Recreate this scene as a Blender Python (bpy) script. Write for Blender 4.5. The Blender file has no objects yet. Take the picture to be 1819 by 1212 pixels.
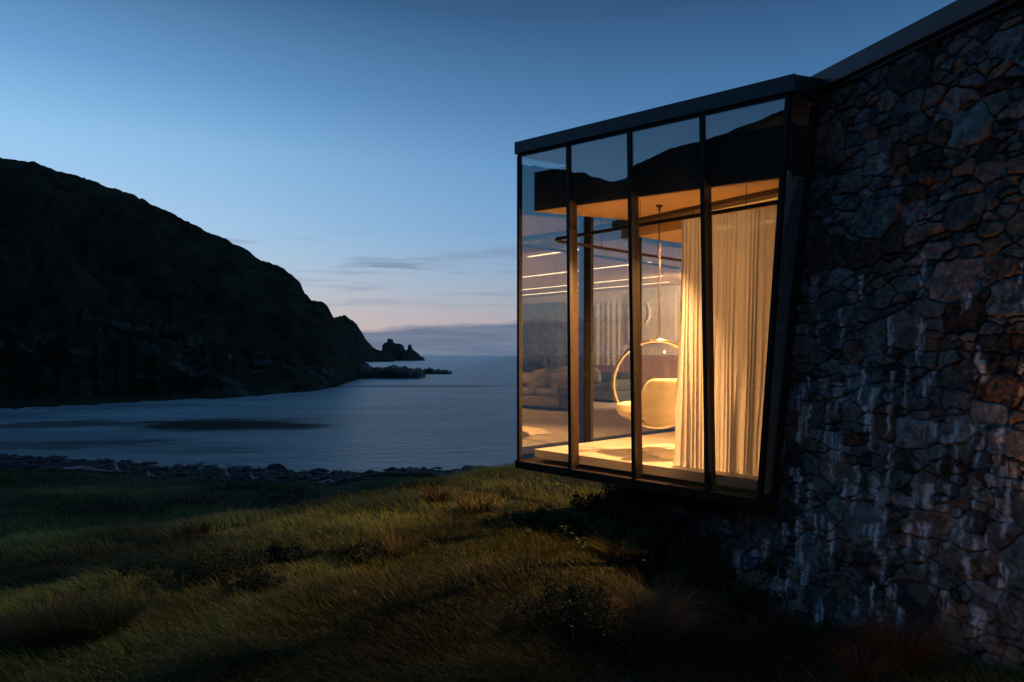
import bpy, bmesh, math, random
import numpy as np
from mathutils import Vector, Matrix

random.seed(7); RNG = np.random.default_rng(7)
S = bpy.context.scene
COL = S.collection
rad = math.radians

# ------------------------------------------------------------------ camera
cam_d = bpy.data.cameras.new('camera'); cam = bpy.data.objects.new('camera', cam_d)
COL.objects.link(cam); S.camera = cam
cam.location = (0, 0, 0); cam.rotation_euler = (rad(90), 0, 0)
cam_d.sensor_width = 36; cam_d.lens = 24.82; cam_d.shift_y = 25/1819
cam_d.clip_start = 0.05; cam_d.clip_end = 90000

S.view_settings.view_transform = 'Standard'; S.view_settings.look = 'None'
S.view_settings.gamma = 1; S.view_settings.exposure = 0
S.render.engine = 'CYCLES'
S.cycles.transparent_max_bounces = 24
S.cycles.max_bounces = 8
S.cycles.sample_clamp_indirect = 10

# ------------------------------------------------------------------ node helpers
class NT:
    def __init__(s, tree):
        s.t = tree; s.n = tree.nodes; s.l = tree.links
    def new(s, typ, **kw):
        n = s.n.new(typ)
        for k, v in kw.items(): setattr(n, k, v)
        return n
    def put(s, sock, v):
        if hasattr(v, 'is_output') or isinstance(v, bpy.types.NodeSocket): s.l.new(v, sock)
        elif isinstance(v, (tuple, list)):
            sock.default_value = tuple(v) + ((1,) if len(v) == 3 and len(sock.default_value) == 4 else ())
        else: sock.default_value = v
    def m(s, op, a, b=0.0, c=0.0, clamp=False):
        n = s.new('ShaderNodeMath', operation=op); n.use_clamp = clamp
        for i, v in enumerate((a, b, c)): s.put(n.inputs[i], v)
        return n.outputs[0]
    def ramp(s, x, stops, interp='LINEAR'):
        n = s.new('ShaderNodeValToRGB'); s.put(n.inputs[0], x)
        cr = n.color_ramp; cr.interpolation = interp
        while len(cr.elements) < len(stops): cr.elements.new(0.5)
        for e, (p, c) in zip(cr.elements, stops):
            e.position = p
            if not isinstance(c, (tuple, list)): c = (c, c, c)
            e.color = tuple(c) + (1,)
        return n.outputs[0]
    def mix(s, f, a, b, mode='MIX'):
        n = s.new('ShaderNodeMixRGB', blend_type=mode)
        s.put(n.inputs[0], f); s.put(n.inputs[1], a); s.put(n.inputs[2], b)
        return n.outputs[0]
    def noise(s, vec, scale, detail=4, rough=.55, dist=0):
        n = s.new('ShaderNodeTexNoise')
        if vec is not None: s.put(n.inputs['Vector'], vec)
        n.inputs['Scale'].default_value = scale; n.inputs['Detail'].default_value = detail
        n.inputs['Roughness'].default_value = rough; n.inputs['Distortion'].default_value = dist
        return n.outputs['Fac']
    def mapping(s, vec, scale=(1, 1, 1), rot=(0, 0, 0), loc=(0, 0, 0)):
        n = s.new('ShaderNodeMapping'); s.put(n.inputs[0], vec)
        n.inputs['Location'].default_value = loc
        n.inputs['Scale'].default_value = scale; n.inputs['Rotation'].default_value = rot
        return n.outputs[0]
    def bump(s, h, strength=.3, dist=.02, normal=None):
        n = s.new('ShaderNodeBump'); s.put(n.inputs['Height'], h)
        n.inputs['Strength'].default_value = strength; n.inputs['Distance'].default_value = dist
        if normal is not None: s.put(n.inputs['Normal'], normal)
        return n.outputs[0]

# ------------------------------------------------------------------ world: dusk sky
SUN_AZ = -46.0          # where the sun went down, degrees from the view axis (+Y), negative = left
w = bpy.data.worlds.new('World'); S.world = w; w.use_nodes = True
w.node_tree.nodes.clear(); q = NT(w.node_tree)
tc = q.new('ShaderNodeTexCoord').outputs['Generated']
sep = q.new('ShaderNodeSeparateXYZ'); q.put(sep.inputs[0], tc)
X, Y, Z = sep.outputs
el = q.m('MULTIPLY', q.m('ARCSINE', Z), 180/math.pi)
az = q.m('MULTIPLY', q.m('ARCTAN2', X, Y), 180/math.pi)
elf = q.m('DIVIDE', q.m('MAXIMUM', el, 0), 90.0, clamp=True)
side = q.ramp(elf, [(0, (.32, .29, .34)), (2.8/90, (.34, .34, .42)), (5.5/90, (.26, .36, .50)), (10/90, (.142, .32, .585)), (14.5/90, (.098, .26, .52)),
                    (19/90, (.060, .175, .38)), (26/90, (.028, .088, .212)), (45/90, (.030, .105, .21)), (1, (.032, .10, .19))])
glow = q.ramp(elf, [(0, (.88, .62, .52)), (2.6/90, (.86, .68, .62)), (5/90, (.66, .70, .76)), (8/90, (.50, .71, .92)), (15/90, (.32, .60, .92)),
                    (20/90, (.16, .38, .69)), (27/90, (.048, .140, .295)), (45/90, (.036, .12, .23)), (1, (.032, .10, .19))])
da = q.m('WRAP', q.m('SUBTRACT', az, SUN_AZ), 180.0, -180.0)
g = q.m('EXPONENT', q.m('MULTIPLY', q.m('MULTIPLY', da, da), -1/(2*27.0**2)))
sky = q.mix(g, side, glow)
back = q.m('MULTIPLY', q.m('SUBTRACT', q.m('ABSOLUTE', da), 90.0), 1/90.0, clamp=True)
sky = q.mix(q.m('MULTIPLY', back, .55), sky, (.045, .09, .15))
# long thin clouds low over the sea
comb = q.new('ShaderNodeCombineXYZ'); q.put(comb.inputs[0], az); q.put(comb.inputs[1], el)
cvec = q.mapping(comb.outputs[0], scale=(.075, .95, 1), rot=(0, 0, rad(-2.0)))
n1 = q.noise(cvec, 1.0, 5, .55, .3)
band = q.ramp(q.m('DIVIDE', el, 20.0, clamp=True), [(0, 0), (.10, .0), (.20, .5), (.34, 1), (.43, .7), (.50, 0)])
c1 = q.m('MULTIPLY', q.ramp(n1, [(.52, 0), (.66, 1)]), band)
azf = q.ramp(q.m('DIVIDE', q.m('ADD', az, 40.0), 60.0, clamp=True), [(0, 0), (.25, .9), (.6, .8), (.85, .4), (1, .4)])
sky = q.mix(q.m('MULTIPLY', c1, azf), sky, (.20, .27, .42))
# low bank on the horizon, its top edge climbing to the right
edge = q.m('ADD', q.m('MULTIPLY', az, .055), 2.62)
nb = q.noise(q.mapping(comb.outputs[0], scale=(.16, 1.1, 1)), 1.0, 5, .6)
d = q.m('ADD', q.m('SUBTRACT', edge, el), q.m('MULTIPLY', q.m('SUBTRACT', nb, .5), 1.3))
bank = q.ramp(q.m('ADD', q.m('MULTIPLY', d, 1.6), .5, clamp=True), [(.15, 0), (.85, 1)])
nb2 = q.noise(q.mapping(comb.outputs[0], scale=(.10, 1.8, 1)), 1.0, 4, .6)
bankc = q.mix(q.ramp(nb2, [(.4, 0), (.65, 1)]), (.10, .165, .27), (.17, .225, .34))
onlyfront = q.m('MULTIPLY', q.m('GREATER_THAN', az, -60.0), q.m('LESS_THAN', az, 80.0))
sky = q.mix(q.m('MULTIPLY', q.m('MULTIPLY', bank, .92), onlyfront), sky, bankc)
nis = q.new('ShaderNodeTexSky', sky_type='NISHITA'); nis.sun_disc = False
nis.sun_elevation = rad(-3.0); nis.sun_rotation = rad(SUN_AZ)
nis.altitude = 10
b1 = q.new('ShaderNodeBackground'); q.put(b1.inputs[0], nis.outputs[0]); b1.inputs[1].default_value = .05
b2 = q.new('ShaderNodeBackground'); q.put(b2.inputs[0], sky); b2.inputs[1].default_value = .95
ad = q.new('ShaderNodeAddShader'); q.l.new(b1.outputs[0], ad.inputs[0]); q.l.new(b2.outputs[0], ad.inputs[1])
ow = q.new('ShaderNodeOutputWorld'); q.l.new(ad.outputs[0], ow.inputs[0])

# last glow of the sun from beyond the hill
sd = bpy.data.lights.new('sun', 'SUN'); sd.energy = .03; sd.angle = rad(25); sd.color = (1, .86, .78)
so = bpy.data.objects.new('sun', sd); COL.objects.link(so)
sv = Vector((math.sin(rad(SUN_AZ)), math.cos(rad(SUN_AZ)), math.tan(rad(14))))
so.rotation_euler = sv.to_track_quat('Z', 'Y').to_euler()

# ------------------------------------------------------------------ frames of reference
F = 1254.0
P0 = np.array([2.52, 6.38]); A = np.array([-.680, .733]); B = np.array([.733, .680])
def ab(a, b, z=0.0):
    p = P0 + A*a + B*b
    return Vector((p[0], p[1], z))
T0 = np.array([2.95, 6.78]); W = np.array([-.317, .948]); NW = np.array([-.948, -.317])
def wallp(t, z, off=0.0):
    p = T0 + W*t + NW*((2.6 - z)*.1 + off)
    return Vector((p[0], p[1], z))
def roofz(a, b): return .053*a + .075*b

# ------------------------------------------------------------------ object helpers
def tag(o, label=None, cat=None, group=None, kind=None):
    if label: o['label'] = label
    if cat: o['category'] = cat
    if group: o['group'] = group
    if kind: o['kind'] = kind
    return o
def thing(name, loc, label, cat, group=None):
    o = bpy.data.objects.new(name, None); COL.objects.link(o); o.location = loc
    o.empty_display_size = .2
    return tag(o, label, cat, group)
def link_mesh(name, me, mat, parent=None, smooth=False):
    o = bpy.data.objects.new(name, me); COL.objects.link(o)
    if mat: me.materials.append(mat)
    if parent is not None:
        o.parent = parent
        o.matrix_parent_inverse = Matrix.Translation(-Vector(parent.location))
    if smooth: me.polygons.foreach_set('use_smooth', np.ones(len(me.polygons), dtype=bool))
    return o
def np_mesh(name, verts, faces, nper=4, attrs=None):
    """verts (N,3), faces (M,nper) ints; attrs {name: (N,3) colour or (N,) float}"""
    me = bpy.data.meshes.new(name)
    verts = np.asarray(verts, dtype=np.float32); faces = np.asarray(faces, dtype=np.int32)
    me.vertices.add(len(verts)); me.vertices.foreach_set('co', verts.ravel())
    me.loops.add(faces.size); me.loops.foreach_set('vertex_index', faces.ravel())
    me.polygons.add(len(faces))
    me.polygons.foreach_set('loop_start', np.arange(0, faces.size, nper, dtype=np.int32))
    me.polygons.foreach_set('loop_total', np.full(len(faces), nper, dtype=np.int32))
    me.update(calc_edges=True)
    for k, v in (attrs or {}).items():
        v = np.asarray(v, dtype=np.float32)
        if v.ndim == 2:
            at = me.attributes.new(k, 'FLOAT_COLOR', 'POINT')
            at.data.foreach_set('color', np.hstack([v, np.ones((len(v), 1), np.float32)]).ravel())
        else:
            at = me.attributes.new(k, 'FLOAT', 'POINT'); at.data.foreach_set('value', v)
    return me
class MB:
    def __init__(s): s.v = []; s.f = []
    def hexa(s, pts):      # 4 bottom (ccw) + 4 top
        i = len(s.v); s.v += [tuple(p) for p in pts]
        for f in ((3, 2, 1, 0), (4, 5, 6, 7), (0, 1, 5, 4), (1, 2, 6, 5), (2, 3, 7, 6), (3, 0, 4, 7)):
            s.f.append(tuple(i+k for k in f))
    def box(s, c, size, rz=0.0):
        c = Vector(c); hx, hy, hz = [x/2 for x in size]; M = Matrix.Rotation(rz, 3, 'Z')
        s.hexa([c + M @ Vector(p) for p in ((-hx, -hy, -hz), (hx, -hy, -hz), (hx, hy, -hz), (-hx, hy, -hz),
                                            (-hx, -hy, hz), (hx, -hy, hz), (hx, hy, hz), (-hx, hy, hz))])
    def abox(s, a0, a1, b0, b1, z0, z1):
        f0 = z0 if callable(z0) else (lambda a, b: z0); f1 = z1 if callable(z1) else (lambda a, b: z1)
        cs = [(a0, b0), (a1, b0), (a1, b1), (a0, b1)]
        s.hexa([ab(a, b, f0(a, b)) for a, b in cs] + [ab(a, b, f1(a, b)) for a, b in cs])
    def prism(s, pts, z0, z1):
        n = len(pts); i = len(s.v)
        f0 = z0 if callable(z0) else (lambda p: z0); f1 = z1 if callable(z1) else (lambda p: z1)
        s.v += [(p[0], p[1], f0(p)) for p in pts] + [(p[0], p[1], f1(p)) for p in pts]
        s.f.append(tuple(reversed(range(i, i+n)))); s.f.append(tuple(range(i+n, i+2*n)))
        for k in range(n): s.f.append((i+k, i+(k+1) % n, i+n+(k+1) % n, i+n+k))
    def tube(s, pts, r, n=8, closed=False, cap=True):
        pts = [Vector(p) for p in pts]; N = len(pts); i0 = len(s.v)
        rr = r if isinstance(r, (list, tuple)) else [r]*N
        up = Vector((0, 0, 1)); prev = None
        for k in range(N):
            if closed: t = pts[(k+1) % N] - pts[k-1]
            else: t = pts[min(k+1, N-1)] - pts[max(k-1, 0)]
            t.normalize()
            if prev is None:
                u = t.cross(up)
                if u.length < .05: u = t.cross(Vector((1, 0, 0)))
                u.normalize()
            else:
                u = prev - t*prev.dot(t); u.normalize()
            prev = u; v = t.cross(u)
            for j in range(n):
                an = 2*math.pi*j/n
                s.v.append(tuple(pts[k] + (u*math.cos(an) + v*math.sin(an))*rr[k]))
        R = N if closed else N-1
        for k in range(R):
            for j in range(n):
                a = i0+k*n+j; b = i0+k*n+(j+1) % n; c = i0+((k+1) % N)*n+(j+1) % n; d = i0+((k+1) % N)*n+j
                s.f.append((a, b, c, d))
        if not closed and cap:
            s.f.append(tuple(reversed(range(i0, i0+n)))); s.f.append(tuple(range(i0+(N-1)*n, i0+N*n)))
    def build(s, name, mat, parent=None, bevel=0, smooth=False):
        me = bpy.data.meshes.new(name); me.from_pydata(s.v, [], s.f)
        bm = bmesh.new(); bm.from_mesh(me); bmesh.ops.recalc_face_normals(bm, faces=bm.faces)
        if bevel:
            bmesh.ops.bevel(bm, geom=list(bm.edges), offset=bevel, segments=2, profile=.5, affect='EDGES', clamp_overlap=True)
        bm.to_mesh(me); bm.free()
        return link_mesh(name, me, mat, parent, smooth)

# smooth value noise, vectorised
_perm = RNG.permutation(4096)
def _h(ix, iy, sd): return (_perm[(ix + _perm[(iy + sd*131) & 4095]) & 4095] / 4095.0)
def vnoise(x, y, sd=0):
    ix = np.floor(x).astype(int); iy = np.floor(y).astype(int); fx = x-ix; fy = y-iy
    fx = fx*fx*fx*(fx*(fx*6-15)+10); fy = fy*fy*fy*(fy*(fy*6-15)+10)
    ix &= 4095; iy &= 4095
    a = _h(ix, iy, sd); b = _h(ix+1, iy, sd); c = _h(ix, iy+1, sd); d = _h(ix+1, iy+1, sd)
    return (a*(1-fx)+b*fx)*(1-fy) + (c*(1-fx)+d*fx)*fy - .5
def fbm(x, y, oct=4, sd=0, gain=.5):
    r = np.zeros_like(np.asarray(x, dtype=float)); am = 1.0
    for k in range(oct):
        r += am*vnoise(x*2**k + 17.3*k, y*2**k + 9.1*k, sd+k); am *= gain
    return r

# ------------------------------------------------------------------ materials
def new_mat(name):
    m = bpy.data.materials.new(name); m.use_nodes = True; m.node_tree.nodes.clear()
    n = NT(m.node_tree); out = n.new('ShaderNodeOutputMaterial')
    return m, n, out
def pbr(name, col, rough=.6, metal=0, var=.25, nscale=6, bump=0, bscale=40, spec=.5):
    m, n, out = new_mat(name); b = n.new('ShaderNodeBsdfPrincipled')
    co = n.new('ShaderNodeTexCoord').outputs['Object']
    f = n.noise(co, nscale, 5, .6)
    c = n.mix(n.ramp(f, [(.3, 0), (.7, 1)]), tuple(x*(1-var) for x in col), tuple(min(1, x*(1+var)) for x in col))
    n.put(b.inputs['Base Color'], c)
    n.put(b.inputs['Roughness'], n.m('ADD', n.m('MULTIPLY', f, .2), rough-.1))
    b.inputs['Metallic'].default_value = metal; b.inputs['Specular IOR Level'].default_value = spec
    if bump: n.put(b.inputs['Normal'], n.bump(n.noise(co, bscale, 6, .6), bump, .01))
    n.l.new(b.outputs[0], out.inputs[0]); return m
def emit(name, col, s):
    m, n, out = new_mat(name); e = n.new('ShaderNodeEmission'); e.inputs[0].default_value = (*col, 1); e.inputs[1].default_value = s
    n.l.new(e.outputs[0], out.inputs[0]); return m
def glass_mat(name, tint, r0, gtint=(1, 1, 1)):
    m, n, out = new_mat(name)
    tr = n.new('ShaderNodeBsdfTransparent'); tr.inputs[0].default_value = (*tint, 1)
    gl = n.new('ShaderNodeBsdfGlossy'); gl.inputs['Roughness'].default_value = 0.0; gl.inputs[0].default_value = (*gtint, 1)
    lw = n.new('ShaderNodeLayerWeight'); lw.inputs[0].default_value = .5
    f5 = n.m('POWER', lw.outputs['Facing'], 5.0)
    fac = n.m('ADD', n.m('MULTIPLY', f5, 1-r0), r0, clamp=True)
    mx = n.new('ShaderNodeMixShader'); n.l.new(fac, mx.inputs[0]); n.l.new(tr.outputs[0], mx.inputs[1]); n.l.new(gl.outputs[0], mx.inputs[2])
    n.l.new(mx.outputs[0], out.inputs[0]); return m

M = {}
M['steel'] = pbr('dark_steel', (.014, .013, .013), .5, .0, .2, 4, .05, 60, spec=.3)
M['fin'] = pbr('bronze_steel', (.030, .014, .005), .7, .0, .2, 5, spec=.2)
M['fascia'] = pbr('zinc_fascia', (.065, .075, .085), .42, .6, .15, 2, .04, 8)
M['glass'] = glass_mat('tinted_glass', (.76, .83, .85), .19)
M['acrylic'] = glass_mat('clear_acrylic', (.96, .96, .95), .05)
M['chrome'] = pbr('chrome', (.75, .72, .68), .16, 1, .05)
M['iron'] = pbr('dark_iron', (.06, .05, .04), .4, .8, .2)
M['concrete'] = pbr('concrete', (.42, .39, .34), .65, 0, .12, 3, .15, 25)
M['sidesteel'] = pbr('soffit_side', (.035, .034, .033), .6, 0, .1)
M['plaster'] = pbr('plaster', (.62, .56, .50), .8, 0, .06, 2)
M['pinkwall'] = pbr('clay_plaster', (.40, .25, .20), .8, 0, .12, 2)
M['darkstone'] = pbr('hearth_stone', (.12, .12, .10), .8, 0, .6, 9, .8, 12)
M['cushion'] = pbr('cream_boucle', (.82, .74, .56), .9, 0, .08, 30, .25, 90)
M['sofa'] = pbr('grey_linen', (.20, .185, .17), .9, 0, .15, 12, .2, 80)
M['sofadark'] = pbr('charcoal_wool', (.10, .12, .13), .9, 0, .2, 12, .2, 80)
M['fleece'] = pbr('pale_fleece', (.74, .68, .56), .95, 0, .15, 14, .6, 60)
M['block_panel'] = pbr('block_panel', (.62, .66, .68), .8, 0, .1)
M['darkwood'] = pbr('dark_wood', (.07, .04, .025), .5, 0, .3, 8)
M['driftwood'] = pbr('driftwood', (.33, .32, .30), .8, 0, .3, 20, .4, 60)
M['logwood'] = pbr('wet_log', (.07, .045, .035), .7, 0, .4, 10, .5, 40)
WARM = (1, .385, .115)
M['led'] = emit('led_strip', (1, .62, .30), 15)
M['led2'] = emit('led_cornice', (1, .36, .06), 1.3)
# planked ceiling
m, n, out = new_mat('ceiling_boards'); b = n.new('ShaderNodeBsdfPrincipled')
co = n.mapping(n.new('ShaderNodeTexCoord').outputs['Object'], rot=(0, 0, rad(43)))
wv = n.new('ShaderNodeTexWave', wave_type='BANDS', bands_direction='Y', wave_profile='SAW'); n.put(wv.inputs[0], co); wv.inputs['Scale'].default_value = 1.6
gr = n.noise(n.mapping(co, scale=(1.5, 14, 1)), 2, 6, .6)
n.put(b.inputs['Base Color'], n.mix(n.ramp(gr, [(.3, 0), (.7, 1)]), (.46, .28, .11), (.64, .42, .19)))
b.inputs['Roughness'].default_value = .5
n.put(b.inputs['Normal'], n.bump(n.ramp(wv.outputs['Fac'], [(0, 0), (.04, 1), (.96, 1), (1, 0)]), .4, .01))
n.l.new(b.outputs[0], out.inputs[0]); M['boards'] = m
# sheer curtain
def sheer(name, col):
    m, n, out = new_mat(name)
    co = n.new('ShaderNodeTexCoord').outputs['Object']
    df = n.new('ShaderNodeBsdfDiffuse'); df.inputs[0].default_value = (*col, 1)
    tl = n.new('ShaderNodeBsdfTranslucent'); tl.inputs[0].default_value = (*col, 1)
    tp = n.new('ShaderNodeBsdfTransparent')
    m1 = n.new('ShaderNodeMixShader'); m1.inputs[0].default_value = .52
    n.l.new(df.outputs[0], m1.inputs[1]); n.l.new(tl.outputs[0], m1.inputs[2])
    m2 = n.new('ShaderNodeMixShader'); m2.inputs[0].default_value = .03
    n.l.new(m1.outputs[0], m2.inputs[1]); n.l.new(tp.outputs[0], m2.inputs[2])
    n.l.new(m2.outputs[0], out.inputs[0]); return m
M['sheer'] = sheer('sheer_linen', (.76, .75, .75))

# vertex coloured plants / grass
def leafmat(name, attr='col', trans=.25, rough=.6):
    m, n, out = new_mat(name)
    at = n.new('ShaderNodeAttribute'); at.attribute_name = attr
    b = n.new('ShaderNodeBsdfPrincipled'); n.l.new(at.outputs['Color'], b.inputs['Base Color'])
    b.inputs['Roughness'].default_value = rough; b.inputs['Specular IOR Level'].default_value = .25
    tl = n.new('ShaderNodeBsdfTranslucent'); n.l.new(at.outputs['Color'], tl.inputs[0])
    mx = n.new('ShaderNodeMixShader'); mx.inputs[0].default_value = trans
    n.l.new(b.outputs[0], mx.inputs[1]); n.l.new(tl.outputs[0], mx.inputs[2]); n.l.new(mx.outputs[0], out.inputs[0])
    return m
M['leaf'] = leafmat('foliage')

# ------------------------------------------------------------------ terrain
def tab(phi, pts):
    xs = [p[0] for p in pts]; ys = [p[1] for p in pts]
    return np.interp(phi, xs, ys)
def sstep(x): x = np.clip(x, 0, 1); return x*x*(3-2*x)
def terrain(x, y, detail=True):
    r = np.hypot(x, y); phi = np.degrees(np.arctan2(x, y))
    rc = tab(phi, [(-180, 60), (-130, 45), (-100, 18), (-60, 13), (-36, 13), (-26, 12.6), (-12, 13.0), (1, 14.2), (8, 15), (20, 15), (36, 16), (70, 20), (110, 50), (180, 60)])
    zc = tab(phi, [(-180, 1.0), (-130, -1.5), (-100, -3.2), (-60, -3.3), (-36, -3.16), (-26, -3.0), (-12, -2.78), (1, -2.36), (6, -2.5), (20, -3.0), (36, -2.2), (70, -1.8), (110, 0), (180, 1)])
    rm = rc + 15
    re = tab(phi, [(-60, 90), (-50, 80), (-36, 62), (-26, 51), (-14, 46.4), (0, 46), (12, 50), (60, 60), (90, 80)])
    rs = tab(phi, [(-180, 3000), (-62, 3000), (-56, 200), (-50, 95), (-36, 80), (-26, 64.5), (-14, 55.6), (0, 57), (12, 62), (60, 75), (90, 110), (110, 3000), (180, 3000)])
    re = np.maximum(re, rm+6); rs = np.maximum(rs, re+5)
    z0 = -1.92
    u = np.clip(r/rc, 0, 1)
    zn = z0 + (zc-z0)*u
    zlow = np.where(np.abs(phi) > 110, -1.0, -7.5)
    zlow = np.interp(phi, [-180, -130, -90, 60, 110, 180], [-1, -4, -7.5, -7.5, -4, -1])
    v = sstep((r-rc)/(rm-rc)); z = zn + (zlow-zc)*v
    z = z + (-.65)*np.clip((r-rm)/(re-rm), 0, 1)
    z = z + (-.95)*np.clip((r-re)/(rs-re), 0, 1)
    z = z + (-5)*np.clip((r-rs)/60, 0, 1)
    amp = np.clip(r/4, .2, 1)*np.clip(1-(r-re)/3, 0, 1)
    z = z + amp*.16*fbm(x*.45+5, y*.45, 4, 3)
    z = z + np.clip((r-rm)/6, 0, 1)*np.clip(1-(r-re)/3, 0, 1)*.55*fbm(x*.09+1, y*.13+3, 3, 9)
    return z

nphi = 540; radii = np.concatenate([[.3], np.geomspace(1.0, 3500, 260)])
ph = np.linspace(-math.pi, math.pi, nphi, endpoint=False)
RR, PH = np.meshgrid(radii, ph, indexing='ij')
gx = RR*np.sin(PH); gy = RR*np.cos(PH); gz = terrain(gx, gy)
V = np.stack([gx, gy, gz], -1).reshape(-1, 3)
i = np.arange(len(radii)-1)[:, None]*nphi + np.arange(nphi)[None, :]
j = np.arange(len(radii)-1)[:, None]*nphi + (np.arange(nphi)+1)[None, :] % nphi
faces = np.stack([i, i+nphi, j+nphi, j], -1).reshape(-1, 4)[:, ::-1]
phd = np.degrees(PH)
re_ = tab(phd, [(-60, 90), (-50, 80), (-36, 62), (-26, 51), (-14, 46.4), (0, 46), (12, 50), (60, 60), (90, 80)])
wob = 1.6*fbm(gx*.25, gy*.25, 3, 44)
beach = sstep((RR-re_+wob)/.8).reshape(-1)
bare = (np.exp(-((gx-1.35)/1.25)**2-((gy-4.4)/.85)**2) + .9*np.exp(-((gx-3.0)/1.2)**2-((gy-4.9)/.5)**2)).reshape(-1)
me = np_mesh('ground', V, faces, 4, {'beach': beach, 'bare': bare})
m, n, out = new_mat('meadow_soil'); b = n.new('ShaderNodeBsdfPrincipled')
co = n.new('ShaderNodeTexCoord').outputs['Object']
c = n.mix(n.ramp(n.noise(co, .8, 6, .65), [(.35, 0), (.65, 1)]), (.018, .030, .012), (.050, .058, .020))
c = n.mix(n.ramp(n.noise(co, 7, 5, .7), [(.45, 0), (.7, 1)]), c, (.03, .024, .014))
at = n.new('ShaderNodeAttribute'); at.attribute_name = 'bare'
c = n.mix(n.m('MULTIPLY', at.outputs['Fac'], .8, clamp=True), c, n.mix(n.ramp(n.noise(co, 22, 5, .7), [(.4, 0), (.62, 1)]), (.05, .038, .032), (.16, .13, .12)))
at = n.new('ShaderNodeAttribute'); at.attribute_name = 'beach'
c = n.mix(at.outputs['Fac'], c, n.mix(n.ramp(n.noise(co, 2.5, 5, .7), [(.4, 0), (.62, 1)]), (.006, .006, .007), (.03, .032, .038)))
n.put(b.inputs['Base Color'], c); b.inputs['Roughness'].default_value = .9; b.inputs['Specular IOR Level'].default_value = .2
n.put(b.inputs['Normal'], n.bump(n.noise(co, 12, 7, .75), .9, .06))
n.l.new(b.outputs[0], out.inputs[0])
tag(link_mesh('ground', me, m, None, True), kind='structure')

# ------------------------------------------------------------------ sea
SEA = -9.0
radii = np.concatenate([[20.], np.geomspace(30, 60000, 90)]); nphi = 180
ph = np.linspace(-math.pi, math.pi, nphi, endpoint=False)
RR, PH = np.meshgrid(radii, ph, indexing='ij')
V = np.stack([RR*np.sin(PH), RR*np.cos(PH), np.full_like(RR, SEA)], -1).reshape(-1, 3)
i = np.arange(len(radii)-1)[:, None]*nphi + np.arange(nphi)[None, :]
j = np.arange(len(radii)-1)[:, None]*nphi + (np.arange(nphi)+1)[None, :] % nphi
me = np_mesh('sea', V, np.stack([i, i+nphi, j+nphi, j], -1).reshape(-1, 4)[:, ::-1])
m, n, out = new_mat('sea_water'); b = n.new('ShaderNodeBsdfPrincipled')
co = n.new('ShaderNodeTexCoord').outputs['Object']
sp = n.new('ShaderNodeSeparateXYZ'); n.put(sp.inputs[0], co)
# kelp beds lying in the shallows: long soft patches (centre x, y, half length, half width)
kel = None
wx = n.m('MULTIPLY', n.m('SUBTRACT', n.noise(n.mapping(co, scale=(.06, .16, 1)), 1, 4, .6), .5), 26)
wy = n.m('MULTIPLY', n.m('SUBTRACT', n.noise(n.mapping(co, scale=(.05, .10, 1), loc=(7, 3, 0)), 1, 4, .6), .5), 16)
for (cx, cy, hx, hy, st) in ((-38, 91, 14, 9.5, 1.0), (-31, 89, 9, 5, .9), (-58, 92, 9, 7, .75), (-47, 72, 13, 3.0, .7), (-29, 66, 6, 1.6, .45), (-30, 205, 30, 7, .5)):
    dx = n.m('DIVIDE', n.m('SUBTRACT', n.m('ADD', sp.outputs[0], wx), cx), hx)
    dy = n.m('DIVIDE', n.m('SUBTRACT', n.m('ADD', sp.outputs[1], wy), cy), hy)
    dd = n.m('ADD', n.m('MULTIPLY', dx, dx), n.m('MULTIPLY', dy, dy))
    k = n.m('MULTIPLY', n.ramp(n.m('MULTIPLY', dd, .5), [(.28, 1), (.62, 0)]), st)
    kel = k if kel is None else n.m('MAXIMUM', kel, k)
c = n.mix(n.ramp(n.noise(n.mapping(co, scale=(.03, .09, 1), rot=(0, 0, rad(12))), 1, 6, .68), [(.40, 0), (.60, 1)]), (.12, .22, .27), (.30, .43, .50))
rd = n.m('SQRT', n.m('ADD', n.m('MULTIPLY', sp.outputs[0], sp.outputs[0]), n.m('MULTIPLY', sp.outputs[1], sp.outputs[1])))
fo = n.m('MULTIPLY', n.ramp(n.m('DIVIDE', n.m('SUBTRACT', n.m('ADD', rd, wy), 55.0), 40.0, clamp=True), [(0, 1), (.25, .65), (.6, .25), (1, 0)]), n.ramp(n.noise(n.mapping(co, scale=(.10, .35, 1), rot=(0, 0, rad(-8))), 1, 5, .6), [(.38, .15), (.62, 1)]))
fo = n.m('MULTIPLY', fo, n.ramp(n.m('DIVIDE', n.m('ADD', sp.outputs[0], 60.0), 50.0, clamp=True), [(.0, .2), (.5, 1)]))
c = n.mix(n.m('MULTIPLY', fo, .9), c, (.50, .60, .66))  # pale shore wash: surf, with its silky highlight put into the water colour
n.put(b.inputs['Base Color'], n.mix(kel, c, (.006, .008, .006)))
n.put(b.inputs['Roughness'], n.m('ADD', n.m('MULTIPLY', kel, .25), .30))
n.put(b.inputs['Specular IOR Level'], n.m('SUBTRACT', .5, n.m('MULTIPLY', kel, .42)))
b.inputs['IOR'].default_value = 1.33
big = n.noise(n.mapping(co, scale=(.30, .55, 1), rot=(0, 0, rad(15))), 1, 7, .68)
calm = n.ramp(n.m('DIVIDE', n.m('ADD', sp.outputs[0], 60), 70, clamp=True), [(.1, .3), (.75, 1)])
n.put(b.inputs['Normal'], n.bump(n.m('MULTIPLY', big, calm), 1.0, 3.2))
n.l.new(b.outputs[0], out.inputs[0])
tag(link_mesh('sea', me, m), kind='structure')

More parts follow.
